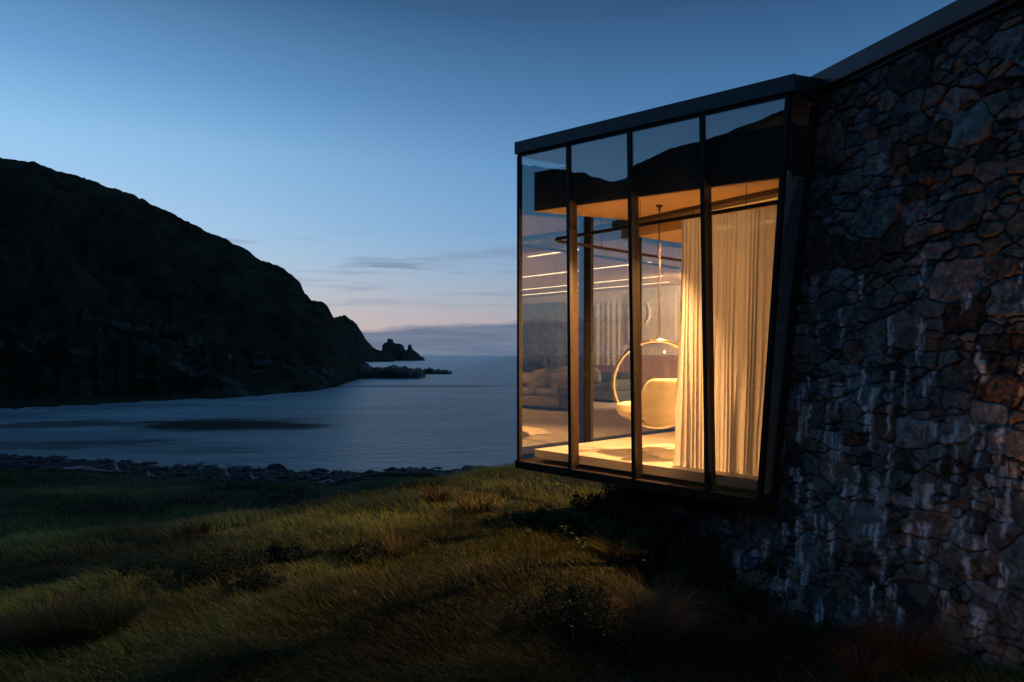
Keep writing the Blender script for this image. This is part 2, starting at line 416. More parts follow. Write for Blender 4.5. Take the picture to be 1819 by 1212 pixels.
# ------------------------------------------------------------------ hills
def pphi(px): return math.degrees(math.atan((px-909.5)/F))
def sil(px, y): return pphi(px), (631-y)/F*math.cos(rad(pphi(px)))
sil_pts = [sil(*p) for p in [(0, 280), (30, 284), (60, 290), (100, 303), (150, 317), (200, 335), (225, 341), (250, 352), (300, 377), (340, 399),
            (370, 411), (400, 425), (430, 440), (450, 455), (470, 463), (500, 476), (520, 489), (535, 507), (541, 520), (553, 533), (572, 536),
            (582, 545), (590, 560), (603, 577), (615, 600), (640, 625), (652, 650)]]
# what stands to the left of and behind the camera (it shows mirrored in the glass)
mc = np.array([0., 0.]) + 2*6.19*B
refl = []
for px, y in [(920, 292), (946, 295), (1009, 303), (1045, 311), (1088, 325), (1114, 319), (1131, 293), (1170, 277), (1197, 265), (1230, 254), (1260, 249), (1329, 222), (1398, 196)]:
    dd = np.array([(px-909.5)/F, 1.0]); L = np.linalg.norm(dd); dn = -(dd @ B)
    rf = dd + 2*dn*B; e = (631-y)/F/L; D = 260.0
    pt = mc + rf/np.linalg.norm(rf)*D
    ph_ = math.degrees(math.atan2(pt[0], pt[1]))
    if ph_ > 100: ph_ -= 360
    refl.append((ph_, e*D/np.hypot(*pt)))
full = [(-265, -.02), (-255, .06), (-230, .16), (-190, .24), (-160, .27), (-130, .33)] + sorted(refl) + [(-62, .262), (-48, .248)] + sorted(sil_pts)
full.sort()
def hill(name, pts, rbt, rct, nphi, nu, mat, amp, seed, phr, zb=-9.6, pw=.62, cre=.012, beach=False):
    phs = np.linspace(phr[0], phr[1], nphi); us = np.concatenate([np.linspace(0, 1, nu), [1.05, 1.15, 1.4]])
    e = np.interp(phs, [p[0] for p in pts], [p[1] for p in pts])
    rb = np.interp(phs, [p[0] for p in rbt], [p[1] for p in rbt]); rc = np.interp(phs, [p[0] for p in rct], [p[1] for p in rct])
    rb = rb*(1 + .05*fbm(phs*.25, phs*0, 4, seed+5))
    U, _ = np.meshgrid(us, phs, indexing='ij'); PHm = np.radians(phs)[None, :]
    R = rb[None, :] + (rc-rb)[None, :]*U
    f = np.clip(U, 0, 1)**pw
    # cliffs and gullies at the foot
    f = f + .06*np.exp(-((U-.24)/.08)**2)*(.3+fbm(phs[None, :]*.8+U*3, U*22+phs[None, :]*.35, 4, seed, .6)*2.4)*np.clip(U/.1, 0, 1)
    lat = np.radians(phs)[None, :]*rc[None, :]
    nz = fbm(lat/26+R*0, R/30, 5, seed, .55)
    E = zb/rb[None, :]*(1-f) + e[None, :]*f
    E = E + amp*nz*np.sin(np.pi*np.clip(U, 0, 1))**.7*np.maximum(e, .02)[None, :]*.8
    crest = fbm(lat/3.0+R*0, R/3.0, 3, seed+7, .7)
    E = E + cre*.25*crest*np.clip(U, 0, 1)
    E = np.where(U > 1, E - (U-1)*.5*np.maximum(e, .03)[None, :], E)
    Zh = E*R
    if beach:
        ub = np.interp(phs, [-60, pphi(0), pphi(400), pphi(600)], [.20, .20, .09, .02])[None, :]
        tb_ = np.clip(U/ub, 0, 1)
        flat = -9.5 + 1.3*tb_ + .5*fbm(lat/4+R*0, R/4, 3, seed+9)*tb_
        Ez = Zh + (8.2+zb*0)*0
        lo_ = np.clip((pphi(540)-phs)/7, 0, 1)[None, :]
        Zh = np.where(U < ub, flat, np.maximum(Zh, -30*(1-lo_) - 8.2+18*(U-ub)+1.4*fbm(lat/5+R*0, R/5, 4, seed+11, .6)))
        Zh = Zh + np.where(U >= ub, 0, 0)
    Zh[0] = zb-4
    V = np.stack([R*np.sin(PHm), R*np.cos(PHm), Zh], -1).reshape(-1, 3)
    I = np.arange(len(us)-1)[:, None]*nphi + np.arange(nphi-1)[None, :]
    fc = np.stack([I, I+1, I+1+nphi, I+nphi], -1).reshape(-1, 4)
    me = np_mesh(name, V, fc, 4, {'foot': np.clip(U, 0, 1).reshape(-1)})
    return link_mesh(name, me, mat, None, False)
m, n, out = new_mat('hill_scrub'); b = n.new('ShaderNodeBsdfPrincipled')
co = n.new('ShaderNodeTexCoord').outputs['Object']
c = n.mix(n.ramp(n.noise(co, .12, 7, .7), [(.4, 0), (.62, 1)]), (.020, .028, .019), (.060, .068, .044))
at = n.new('ShaderNodeAttribute'); at.attribute_name = 'foot'
rk = n.m('MULTIPLY', n.ramp(n.noise(n.mapping(co, scale=(1, 1, 3.2)), .10, 7, .75, .4), [(.54, 0), (.64, 1)]), n.ramp(at.outputs['Fac'], [(.02, .35), (.10, .8), (.26, .9), (.36, 0)]))
c = n.mix(n.m('MULTIPLY', rk, .85), c, (.20, .21, .22))
n.put(b.inputs['Base Color'], c); b.inputs['Roughness'].default_value = .95; b.inputs['Specular IOR Level'].default_value = .1
n.put(b.inputs['Normal'], n.bump(n.noise(n.mapping(co, scale=(1, 1, 2.6)), .40, 8, .8), 1, 2.2))
n.l.new(b.outputs[0], out.inputs[0]); M['hill'] = m
dp = lambda px, dep: (pphi(px), dep/math.cos(rad(pphi(px))))
rbt = [(-265, 120), (-200, 85), (-150, 85), (-100, 110), (-56, 112), (-48, 112)] + [dp(0, 106), dp(200, 125), dp(400, 143), (pphi(550), 178), (pphi(600), 205), (pphi(652), 290)]
rct = [(-265, 200), (-200, 220), (-100, 270), (-48, 300)] + [dp(0, 260), dp(400, 275), dp(500, 275), dp(560, 260), dp(600, 262), (pphi(652), 305)]
tag(hill('hill', full, rbt, rct, 1500, 110, M['hill'], .5, 20, (-265, pphi(652)), pw=.78, beach=True), kind='structure')
pts2 = sorted([sil(*p) for p in [(560, 590), (585, 566), (600, 562), (612, 562), (622, 566), (634, 576), (640, 586), (650, 604), (662, 618), (672, 625), (690, 628), (700, 638)]])
tag(hill('headland', pts2, [(-40, 950), (0, 950)], [(-40, 1080), (0, 1080)], 160, 30, M['hill'], .5, 33, (pphi(560), pphi(700)), -9.6, .5, .006), kind='structure')

# ------------------------------------------------------------------ sea rocks
M['rock'] = pbr('wet_black_rock', (.009, .009, .010), .75, 0, .5, .5, .8, 1.2)
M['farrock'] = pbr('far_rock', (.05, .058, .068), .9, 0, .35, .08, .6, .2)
def rock_ridge(name, depth, prof, thick, zb, mat, seed, hole=None, nx=140):
    """low rock standing in the sea; prof = [(px, y top)]; real thickness along the view"""
    pxs = np.linspace(prof[0][0], prof[-1][0], nx); yt = np.interp(pxs, [p[0] for p in prof], [p[1] for p in prof])
    xs = (pxs-909.5)/F*depth; zt = (631-yt)/F*depth
    jag = fbm(pxs*.35, pxs*0, 4, seed, .7)
    zt = np.maximum(zt + jag*1.2*depth/300, zb-.5)
    nv = 14; vv = np.linspace(-1, 1, nv)
    V = []; 
    for k, vvk in enumerate(vv):
        pr = max(0.0, 1-abs(vvk)**2.2)
        yy = depth + vvk*thick*(1+.2*fbm(xs*.1, xs*0+k, 3, seed+2)) + thick*.25*fbm(xs*.2, xs*0+k*.7, 3, seed+3)
        zz = zb + (zt-zb)*pr**.45*(1+ (.25*fbm(xs*.3, xs*0+k*.8, 3, seed+4) if 0 < k < nv-1 and abs(vvk) > .2 else 0))
        zz = np.minimum(zz, zt)
        V.append(np.stack([xs*(yy/depth)**.2, yy, zz], -1))
    V = np.array(V).reshape(-1, 3)
    I = np.arange(nv-1)[:, None]*nx + np.arange(nx-1)[None, :]
    fc = np.stack([I, I+1, I+1+nx, I+nx], -1).reshape(-1, 4)
    return link_mesh(name, np_mesh(name, V, fc), mat)
o = rock_ridge('reef', 284, [(600, 650), (640, 645), (652, 648), (668, 655), (690, 652), (700, 650), (715, 656), (735, 656), (748, 660), (752, 664), (753, 673)], 14, -9.8, M['rock'], 51)
tag(o, 'low black rock ledge running out from the foot of the dark hill', 'rock')
o = rock_ridge('reef', 345, [(690, 662), (700, 652), (712, 652), (722, 654), (740, 656), (752, 658), (765, 655), (778, 657), (790, 660), (800, 662), (806, 666)], 12, -9.8, M['rock'], 57)
tag(o, 'thin jagged reef farther out, its tip pointing into open sea', 'rock')
# sea stack with an arch: three bodies fused in one mesh, a gap bridged over
SD = 1150.0
def sp3(px, y): return ((px-909.5)/F*SD, (631-y)/F*SD)
outline = [(673, 644), (675, 627), (680, 622), (681, 613), (686, 609), (690, 608), (690, 602), (696, 603), (697, 608), (702, 611), (710, 611), (714, 613), (717, 619), (718, 624), (722, 622), (726, 621),
           (726, 614), (729, 612), (731, 620), (736, 624), (742, 628), (746, 633), (752, 635), (754, 640), (754, 644)]
mb = MB()
rr_ = random.Random(3)
ox = [sp3(*p) for p in outline]
hole = [sp3(712, 633), sp3(713, 627), sp3(715.5, 625), sp3(717, 628), sp3(716.5, 633)]
bm = bmesh.new()
def strip(xa, xb, za, zb_, y0, y1):
    pass
N = 110; xs = np.linspace(ox[0][0], ox[-1][0], N); zt = np.interp(xs, [p[0] for p in ox], [p[1] for p in ox])
hx0, hx1 = sp3(712.3, 0)[0], sp3(716.6, 0)[0]
hz = sp3(0, 625)[1]; hz0 = -9.6
rowsets = []
for k in range(N-1):
    xm = (xs[k]+xs[k+1])/2
    th = 22*(.55+.5*math.sin(math.pi*(k+.5)/N)) + 4*rr_.random()
    zb_ = hz + 1.5*abs((xm-(hx0+hx1)/2))*-.6 if hx0 < xm < hx1 else -11
    za = [zt[k]+rr_.uniform(-.6, .6), zt[k+1]]
    tp = .45
    mb.hexa([(xs[k]-.05, SD-th, zb_), (xs[k+1]+.05, SD-th, zb_), (xs[k+1]+.05, SD+th, zb_), (xs[k]-.05, SD+th, zb_),
             (xs[k]-.05, SD-th*tp, za[0]), (xs[k+1]+.05, SD-th*tp, za[1]), (xs[k+1]+.05, SD+th*tp, za[1]), (xs[k]-.05, SD+th*tp, za[0])])
bm.free()
o = mb.build('sea_stack', M['farrock'])
tag(o, 'distant craggy sea stack with a small arch and a thin pinnacle', 'rock')

# boulders and wet stones of the shore: one pebble mass, plus rocks one can tell apart
ico = bmesh.new(); bmesh.ops.create_icosphere(ico, subdivisions=1, radius=1)
iv = np.array([v.co[:] for v in ico.verts]); iff = np.array([[v.index for v in f.verts] for f in ico.faces]); ico.free()
def shore_pt(phi, d):   # d metres seaward of the grass edge
    r = np.interp(phi, [-50, -36, -26, -14, 0, 12], [80, 62, 51, 46.4, 46, 50]) + d
    return r*np.sin(np.radians(phi)), r*np.cos(np.radians(phi))
n_st = 11000
phs = RNG.uniform(-42, 9, n_st); rs_w = np.interp(phs, [-50, -36, -26, -14, 0, 12], [15, 18, 13.5, 9.2, 11, 12])
dd = (RNG.random(n_st)**.8)*(rs_w*1.12) - .4
den = fbm(phs*1.4, dd*.22, 4, 202)
kk = (RNG.random(n_st) < np.clip(.55+2.2*den, .04, 1)); phs, dd, rs_w = phs[kk], dd[kk], rs_w[kk]; n_st = len(phs)
sx, sy = shore_pt(phs, dd); sz = terrain(sx, sy)
size = .06 + .34*RNG.random(n_st)**5
allv = []; 
rot = RNG.uniform(0, 6.28, n_st); fl = RNG.uniform(.4, .8, n_st)
jv = 1+.25*(RNG.random((n_st, len(iv)))-.5)
vx = iv[None, :, :]*jv[:, :, None]
cx_, sx_ = np.cos(rot)[:, None], np.sin(rot)[:, None]
vX = (vx[..., 0]*1.3*cx_ - vx[..., 1]*sx_)*size[:, None] + sx[:, None]
vY = (vx[..., 0]*1.3*sx_ + vx[..., 1]*cx_)*size[:, None] + sy[:, None]
vZ = vx[..., 2]*(fl*size)[:, None] + sz[:, None] + .02
V = np.stack([vX, vY, vZ], -1).reshape(-1, 3)
fc = (iff[None] + (np.arange(n_st)*len(iv))[:, None, None]).reshape(-1, 3)
shade = RNG.random(n_st)**4
colr = np.repeat(np.stack([.008+.07*shade, .008+.072*shade, .010+.08*shade], -1), len(iv), 0)
m = leafmat('shore_stone', trans=0.0, rough=.65)
tag(link_mesh('pebbles', np_mesh('pebbles', V, fc, 3, {'col': colr}), m), kind='stuff')
for k, (px, yy, s_, lab) in enumerate([(948, 0, 0, '')][:0]): pass

def boulder(px, y, s_, flat, label, seed):
    depth = 9.0*F/(y-631); x = (px-909.5)/F*depth
    bmm = bmesh.new(); bmesh.ops.create_icosphere(bmm, subdivisions=3, radius=1)
    r2 = random.Random(seed)
    from mathutils import noise as mn
    for v in bmm.verts:
        d_ = mn.noise(v.co*1.3+Vector((seed, 0, 0)))*.45 + mn.noise(v.co*3+Vector((0, seed, 0)))*.15
        v.co *= (1+d_); v.co.x *= s_; v.co.y *= s_*.8; v.co.z *= s_*flat
    me = bpy.data.meshes.new('boulder'); bmm.to_mesh(me); bmm.free()
    o = link_mesh('boulder', me, M['rock']); o.location = (x, depth, SEA+.02); tag(o, label, 'rock', 'rocks at the water edge')
boulder(697, 838, .55, .55, 'single round black rock standing in the shallows beyond the brown log', 1)
boulder(672, 842, .45, .35, 'small flat black rock in the shallows left of the round one', 2)
boulder(808, 842, .7, .5, 'dark boulder at the water edge nearest the lit grassy bank', 3)
boulder(855, 838, .8, .45, 'wide dark boulder at the water edge under the glass corner', 4)
boulder(488, 834, .7, .6, 'upright black rock at the tide line in the middle of the beach', 5)
boulder(570, 838, .6, .4, 'low black rock just out of the water right of the upright one', 6)

def wood(px0, y0, px1, y1, z, r, label, mat, name='driftwood_log', bend=.15, seed=0):
    d0 = -z*F/(y0-631); d1 = -z*F/(y1-631)
    a = Vector(((px0-909.5)/F*d0, d0, 0)); c = Vector(((px1-909.5)/F*d1, d1, 0))
    pts = []; r2 = random.Random(seed); nn = 9
    for k in range(nn):
        u = k/(nn-1); p = a.lerp(c, u); p.z = float(terrain(np.array([p.x]), np.array([p.y]))[0]) + r*1.1 + bend*math.sin(u*3.1)*r2.uniform(.5, 1)
        p.y += r2.uniform(-.15, .15); pts.append(p)
    mb = MB(); mb.tube(pts, [r*(1-.6*k/(nn-1)) for k in range(nn)], 8)
    o = mb.build(name, mat, None, smooth=True); tag(o, label, 'driftwood'); return o
wood(112, 836, 200, 840, -8.1, .11, 'long bleached driftwood pole lying on the left of the beach', M['driftwood'], seed=1)
wood(128, 831, 168, 829, -8.2, .08, 'short pale driftwood pole behind the long bleached one', M['driftwood'], seed=2)
wood(770, 853, 640, 852, -8.25, .22, 'thick reddish brown log along the grass edge below the bay', M['logwood'], seed=3)
wood(600, 858, 560, 857, -8.2, .09, 'thin pale stick at the grass edge left of the brown log', M['driftwood'], seed=4)
def stump(px, y, h, label, seed):
    d0 = 8.15*F/(y-631); x = (px-909.5)/F*d0; r2 = random.Random(seed)
    z = float(terrain(np.array([x]), np.array([d0]))[0])
    mb = MB()
    mb.tube([(x, d0, z-.1), (x-.1, d0, z+h*.5), (x-.35*h, d0, z+h)], [.22*h, .15*h, .05*h], 7)
    for k in range(4):
        an = r2.uniform(0, 6.28); mb.tube([(x, d0, z+.08), (x+math.cos(an)*.4*h, d0+math.sin(an)*.3, z+.12), (x+math.cos(an)*h*.8, d0+math.sin(an)*.4, z+.03)], [.10*h, .07*h, .03*h], 6)
    o = mb.build('driftwood_stump', M['driftwood'], None, smooth=True); tag(o, label, 'driftwood')
stump(210, 840, .75, 'bleached leaning stump at the end of the long driftwood pole', 1)
stump(266, 845, .45, 'small pale stump lying at the grass edge right of the leaning one', 2)
stump(406, 845, .6, 'pale forked driftwood snag in the middle of the beach', 3)
stump(450, 850, .5, 'pale low driftwood snag at the grass edge right of the forked one', 4)

# ------------------------------------------------------------------ house
def px_ab(px, b=0.0):
    """a coordinate on the plane b = const seen at image column px"""
    k = (px-909.5)/F; q0 = P0 + B*b
    return (q0[0]-q0[1]*k)/(-A[0]+A[1]*k)
house = thing('house', (3.2, 7.2, -2.3), 'dark stone house with a glass corner room hanging out over the grass', 'house')

# ---- stone wall relief: irregular rubble laid in rough courses
t0, t1, z0, z1, st = -3.6, 3.4, -3.3, 2.56, .0085
ts = np.arange(t0, t1, st); zs = np.arange(z0, z1+st, st)
rs = np.random.default_rng(11)
seeds = []
def try_place(rr, asp, tries, pk=.84):
    for _ in range(tries):
        x = rs.uniform(t0-.2, t1+.2); y = rs.uniform(z0-.2, z1+.2); ok = True
        for (X_, Y_, R_, A_, _r) in seeds:
            if abs(y-Y_) < rr+R_ and (abs(x-X_)/(rr*asp+R_*A_))**3 + (abs(y-Y_)/(rr+R_))**3 < pk**3: ok = False; break
        if ok: seeds.append((x, y, rr, asp, rs.normal(0, .10)))
for k in range(40): try_place(rs.uniform(.11, .17), rs.uniform(.85, 1.5), 3)
for k in range(170): try_place(rs.uniform(.06, .11), rs.uniform(.9, 2.0), 3)
for k in range(520): try_place(rs.uniform(.032, .06), rs.uniform(1.1, 2.8), 4)
for k in range(1500): try_place(rs.uniform(.016, .032), rs.uniform(1.3, 3.4), 5, .9)
S0 = np.array(seeds)
SE = np.stack([S0[:, 0], S0[:, 1], S0[:, 2]*S0[:, 3], S0[:, 2]], -1)
TT, ZZ = np.meshgrid(ts, zs)
edg = np.zeros_like(TT); idm = np.zeros(TT.shape, int)
# courses dip and rise a little; edges are chipped, not wavy
wt = TT + .020*fbm(TT*3, ZZ*3, 2, 61) + .006*fbm(TT*22, ZZ*22, 2, 62); wz = ZZ + .035*fbm(TT*1.6+9, ZZ*2.2, 2, 65) + .005*fbm(TT*24, ZZ*24, 2, 66)
tile = 70
for i0 in range(0, TT.shape[0], tile):
    for j0 in range(0, TT.shape[1], tile):
        sl = (slice(i0, i0+tile), slice(j0, j0+tile)); tt = wt[sl]; zz = wz[sl]
        c0, c1 = tt.mean(), zz.mean(); near = np.where((abs(S0[:, 0]-c0) < .85) & (abs(S0[:, 1]-c1) < .66))[0]
        e = S0[near]
        dx = tt[..., None]-e[:, 0]; dz = zz[..., None]-e[:, 1]; ca, sa = np.cos(e[:, 4]), np.sin(e[:, 4])
        f = ((abs(dx*ca+dz*sa)/e[:, 3]**.8)**3.6 + abs(-dx*sa+dz*ca)**3.6)**(1/3.6) - e[:, 2]
        k2 = np.argpartition(f, 1, axis=-1)[..., :2]
        f2 = np.take_along_axis(f, k2, -1); o_ = np.argsort(f2, -1); k2 = np.take_along_axis(k2, o_, -1); f2 = np.take_along_axis(f2, o_, -1)
        edg[sl] = (f2[..., 1]-f2[..., 0])*.5
        idm[sl] = near[k2[..., 0]]
ns = len(SE)
offs = rs.uniform(-.010, .014, ns); tx = rs.normal(0, .07, ns); tz = rs.normal(0, .09, ns)
jw = .0015+.005*np.clip(.2+2*fbm(TT*6, ZZ*6, 2, 68), 0, 1)
e_ = np.clip((edg-jw)/.0055, 0, 1)
prof = np.sqrt(1-(1-e_)**2)
hgt = -.023 + prof*(.023 + offs[idm]) + prof*np.clip(tx[idm]*(wt-SE[idm, 0])+tz[idm]*(wz-SE[idm, 1]), -.02, .02)
rough = fbm(TT*9, ZZ*9, 3, 71)
hgt += prof*(.014*rough + .010*fbm(TT*34, ZZ*34, 3, 75, .6)) + .020*fbm(TT*1.3, ZZ*1.3, 2, 79)
# faceted chips
hgt += prof*.014*np.abs(fbm(TT*14+idm*.37, ZZ*18, 2, 83))
# stone colours
pal = np.array([(.050, .064, .068), (.074, .062, .052), (.040, .046, .050), (.085, .088, .092), (.090, .056, .040), (.060, .044, .036), (.105, .115, .120), (.064, .058, .066), (.046, .058, .064)])
pc = rs.choice(len(pal), ns, p=[.2, .16, .18, .09, .08, .1, .05, .08, .06])
sc = pal[pc]*rs.uniform(.8, 3.4, (ns, 1))
for big in np.argsort(-SE[:, 2]*SE[:, 3])[:70]:
    if rs.random() < .3: sc[big] = np.array((.18, .20, .21))*rs.uniform(.7, 1.2)
colw = sc[idm]
colw = colw*np.clip(1+1.0*fbm(TT*16, ZZ*16, 4, 87, .65)[..., None], .3, 2)
lich = np.clip((fbm(TT*4+3, ZZ*4, 4, 91)-.16)*6, 0, 1)[..., None]*.6
colw = colw*(1-lich) + np.array((.20, .20, .18))*lich
colw *= (.40+.60*np.clip((edg)/.010, 0, 1))[..., None]**.6
# lime that has run out of the joints
def px_tz(px, y, off=0.0):
    d = np.array([(px-909.5)/F, 1.0, (631-y)/F]); # plane: (p-T0).NW = (2.6-z)*.1
    # s*(d.NW) - T0.NW = .26 - .1*s*dz
    s_ = (.26 + T0 @ NW)/(d[:2] @ NW + .1*d[2]); p = d*s_
    return float((p[:2]-T0) @ W), float(p[2])
lime = np.zeros_like(TT)
stl = [(1447, 492, 60, 16), (1498, 545, 70, 8), (1530, 490, 60, 14), (1425, 680, 55, 16), (1490, 680, 60, 22), (1530, 660, 25, 7), (1588, 660, 26, 9), (1555, 690, 50, 10), (1583, 700, 90, 7),
       (1645, 675, 40, 8), (1640, 740, 45, 12), (1660, 750, 30, 14), (1515, 377, 26, 6), (1425, 760, 30, 10), (1495, 790, 30, 16), (1480, 815, 45, 9), (1585, 790, 80, 8), (1560, 850, 70, 22), (1480, 930, 80, 12),
       (1650, 860, 50, 16), (1683, 860, 60, 8), (1735, 865, 45, 8), (1720, 990, 50, 10), (1395, 930, 40, 14), (1715, 520, 40, 10), (1740, 615, 50, 10), (1750, 640, 40, 16), (1700, 900, 60, 18), (1790, 900, 60, 10),
       (1360, 960, 60, 10), (1430, 1000, 60, 16), (1600, 1080, 50, 14), (1680, 1050, 60, 16), (1740, 1080, 60, 20), (1520, 1060, 40, 12), (1460, 1060, 40, 14), (1310, 980, 40, 14), (1560, 930, 60, 10), (1620, 930, 60, 10), (1455, 560, 60, 9), (1395, 770, 40, 10), (1660, 1000, 50, 12), (1780, 1000, 60, 12)]
for _ in range(95):
    stl.append((rs.uniform(1380, 1930), rs.choice([rs.uniform(420, 1100), rs.uniform(640, 1100)]), rs.uniform(20, 95), rs.uniform(4, 13)))
for (px, y, ln, wd) in stl:
    t_, z_ = px_tz(px, y); dep = (T0+W*t_)[1]; L = ln/F*dep; ww = wd/F*dep*1.0
    m_ = (abs(TT-t_) < .3) & (ZZ < z_+.1) & (ZZ > z_-L-.1)
    if not m_.any(): continue
    a_ = TT[m_]-t_ + .03*vnoise(ZZ[m_]*14+px, ZZ[m_]*0, 5) + .014*vnoise(ZZ[m_]*45+px, ZZ[m_]*0, 6); v_ = (z_-ZZ[m_])/L
    widt = ww*(.55+.5*vnoise(v_*5+px, v_*0+y, 3)+.25*(1-np.clip(v_, 0, 1)))
    s_ = np.clip(1.25-np.abs(a_)/np.maximum(widt, .004), 0, 1)*np.clip((v_+.04)*14, 0, 1)*np.clip((1.05-v_)*2.2, 0, 1)
    s_ *= np.clip(.75+1.8*fbm(TT[m_]*55, ZZ[m_]*9, 3, 8), 0, 1)*rs.uniform(.5, 1.1)
    lime[m_] = np.maximum(lime[m_], s_)
lime = np.clip(lime*1.2, 0, 1)*np.clip(prof*1.3, .35, 1)
p2 = T0[None, None, :] + W[None, None, :]*TT[..., None] + NW[None, None, :]*((2.6-ZZ)*.1 + hgt)[..., None]
V = np.concatenate([p2, ZZ[..., None]], -1).reshape(-1, 3)
nt = len(ts); I = np.arange(len(zs)-1)[:, None]*nt + np.arange(nt-1)[None, :]
tb = np.interp(ZZ, [-1.47, 2.6], [.13, 0.0])
keep = ((TT < tb) | (ZZ < -1.46))[:-1, :-1]
fc = np.stack([I, I+1, I+1+nt, I+nt], -1)[keep]
me = np_mesh('stone_wall', V, fc.reshape(-1, 4), 4, {'col': colw.reshape(-1, 3), 'lime': lime.reshape(-1)})
bm = bmesh.new(); bm.from_mesh(me); bmesh.ops.delete(bm, geom=[v for v in bm.verts if not v.link_faces], context='VERTS'); bm.to_mesh(me); bm.free()
m, n, out = new_mat('rubble_stone'); b = n.new('ShaderNodeBsdfPrincipled')
co = n.new('ShaderNodeTexCoord').outputs['Object']
at = n.new('ShaderNodeAttribute'); at.attribute_name = 'col'; al = n.new('ShaderNodeAttribute'); al.attribute_name = 'lime'
c = n.mix(n.ramp(n.noise(co, 45, 6, .7), [(.35, 0), (.7, 1)]), (.6, .6, .6), (1.45, 1.45, 1.45))
c = n.mix(1.0, at.outputs['Color'], c, 'MULTIPLY')
c = n.mix(n.m('MULTIPLY', al.outputs['Fac'], .85, clamp=True), c, (.80, .86, .88))
n.put(b.inputs['Base Color'], c)
n.put(b.inputs['Roughness'], n.ramp(n.noise(co, 8, 4, .6), [(.3, .7), (.7, .95)])); b.inputs['Specular IOR Level'].default_value = .2
n.put(b.inputs['Normal'], n.bump(n.noise(n.mapping(co, scale=(1, 1, 1.6)), 38, 8, .75), .9, .016))
n.l.new(b.outputs[0], out.inputs[0])
link_mesh('stone_wall', me, m, house, True)
# wall core behind the relief (blocks the light of the rooms)
mb = MB()
def wq(t, z, off): return wallp(t, z, off)
for (ta, tb_, za, zb_) in ((-9, .12, -3.3, 2.56), (.12, 3.4, -3.3, -1.5)):
    mb.hexa([wq(ta, za, -.10), wq(tb_, za, -.10), wq(tb_+(.42 if zb_ > 0 else 0), za, -1.0), wq(ta, za, -.9), wq(ta, zb_, -.10), wq(tb_ - (.1 if zb_ > 0 else 0), zb_, -.10), wq(tb_ - (.1 if zb_ > 0 else 0), zb_, -.42), wq(ta, zb_, -.42)])
mb.build('wall_core', M['darkstone'], house)
# zinc fascia along the wall head
mb = MB()
def fq(t, z, off): p = T0+W*t+NW*off; return Vector((p[0], p[1], z))
mb.hexa([fq(-9, 2.51, .085), fq(.02, 2.51, .085), fq(.02, 2.51, -.5), fq(-9, 2.51, -.5), fq(-9, 2.675, .085), fq(.02, 2.675, .085), fq(.02, 2.675, -.5), fq(-9, 2.675, -.5)])
mb.build('fascia', M['fascia'], house, bevel=.006)
mb = MB(); mb.hexa([fq(-9, 2.47, .05), fq(.0, 2.47, .05), fq(.0, 2.47, -.4), fq(-9, 2.47, -.4), fq(-9, 2.508, .05), fq(.0, 2.508, .05), fq(.0, 2.508, -.4), fq(-9, 2.508, -.4)])
mb.build('shadow_gap', M['steel'], house)
# roof over the living room
def wl(a): return .6 + .454*a         # b of the wall head line at a
mb = MB()
roofpoly = [(-7.9, wl(-7.9)+.5), (-.02, wl(0)+.35), (-.02, 10.4), (-7.9, 10.4)]
mb.prism([tuple(ab(a, b_)[:2]) for a, b_ in roofpoly], 2.42, 2.62)
mb.build('roof', M['fascia'], house)

# ---- glass bay
L = 3.6
RZ = lambda a, b: 2.53 + roofz(a, b)
mb = MB()
mb.abox(-.05, L+.03, -.03, .05, lambda a, b: RZ(a, b)-.155, RZ)                 # front edge
mb.abox(L-.05, L+.03, .053, 4.2, lambda a, b: RZ(a, b)-.155, RZ)
mb.hexa([ab(-.05, .053, 2.53-.155), ab(.03, .053, 2.53-.155), ab(.03, .62, 2.56-.155), ab(-.05, .62, 2.56-.155),
         ab(-.05, .053, 2.535), ab(.03, .053, 2.535), ab(.03, .70, 2.66), ab(-.05, .70, 2.66)])
mb.build('roof_edge', M['fascia'], house, bevel=.005)
mb = MB(); mb.abox(.035, L-.055, .055, 4.2, lambda a, b: RZ(a, b)-.12, lambda a, b: RZ(a, b)-.02)
mb.abox(.035, L-.055, 4.2, 10.4, lambda a, b: RZ(a, 4.2)-.12, lambda a, b: RZ(a, 4.2)-.02)
mb.build('roof', M['fascia'], house)
# head rail under the roof edge
zt = lambda a, b: RZ(a, b)-.157
mb = MB(); mb.abox(.02, L, -.005, .06, lambda a, b: zt(a, b)-.035, zt); mb.abox(L-.06, L, .062, 4.2, lambda a, b: zt(a, b)-.035, zt)
mb.build('head_rail', M['steel'], house)
# bottom frame
ZB0, ZB1 = -1.44, -1.345
mb = MB()
mb.abox(.30, L+.025, -.025, .03, ZB0, ZB1); mb.abox(L-.03, L+.025, .033, 4.2, ZB0, ZB1)
mb.hexa([ab(.26, -.025, ZB0), ab(.297, -.025, ZB0), ab(.297, .28, ZB0), ab(.26, .28, ZB0), ab(.26, -.025, ZB1), ab(.297, -.025, ZB1), ab(.297, .28, ZB1), ab(.26, .28, ZB1)])
mb.build('bottom_frame', M['steel'], house, bevel=.004)
mb = MB(); mb.abox(.30, L-.033, .033, 4.2, ZB0+.01, ZB1-.012)          # underside deck and inner ledge
mb.build('ledge', M['fin'], house)
mb = MB(); mb.prism([tuple(ab(a, b_)[:2]) for a, b_ in [(.34, .45), (1.0, .45), (1.0, 2), (.34, 2)]], -1.62, ZB0+.006)
mb.build('underfloor_beam', M['steel'], house)
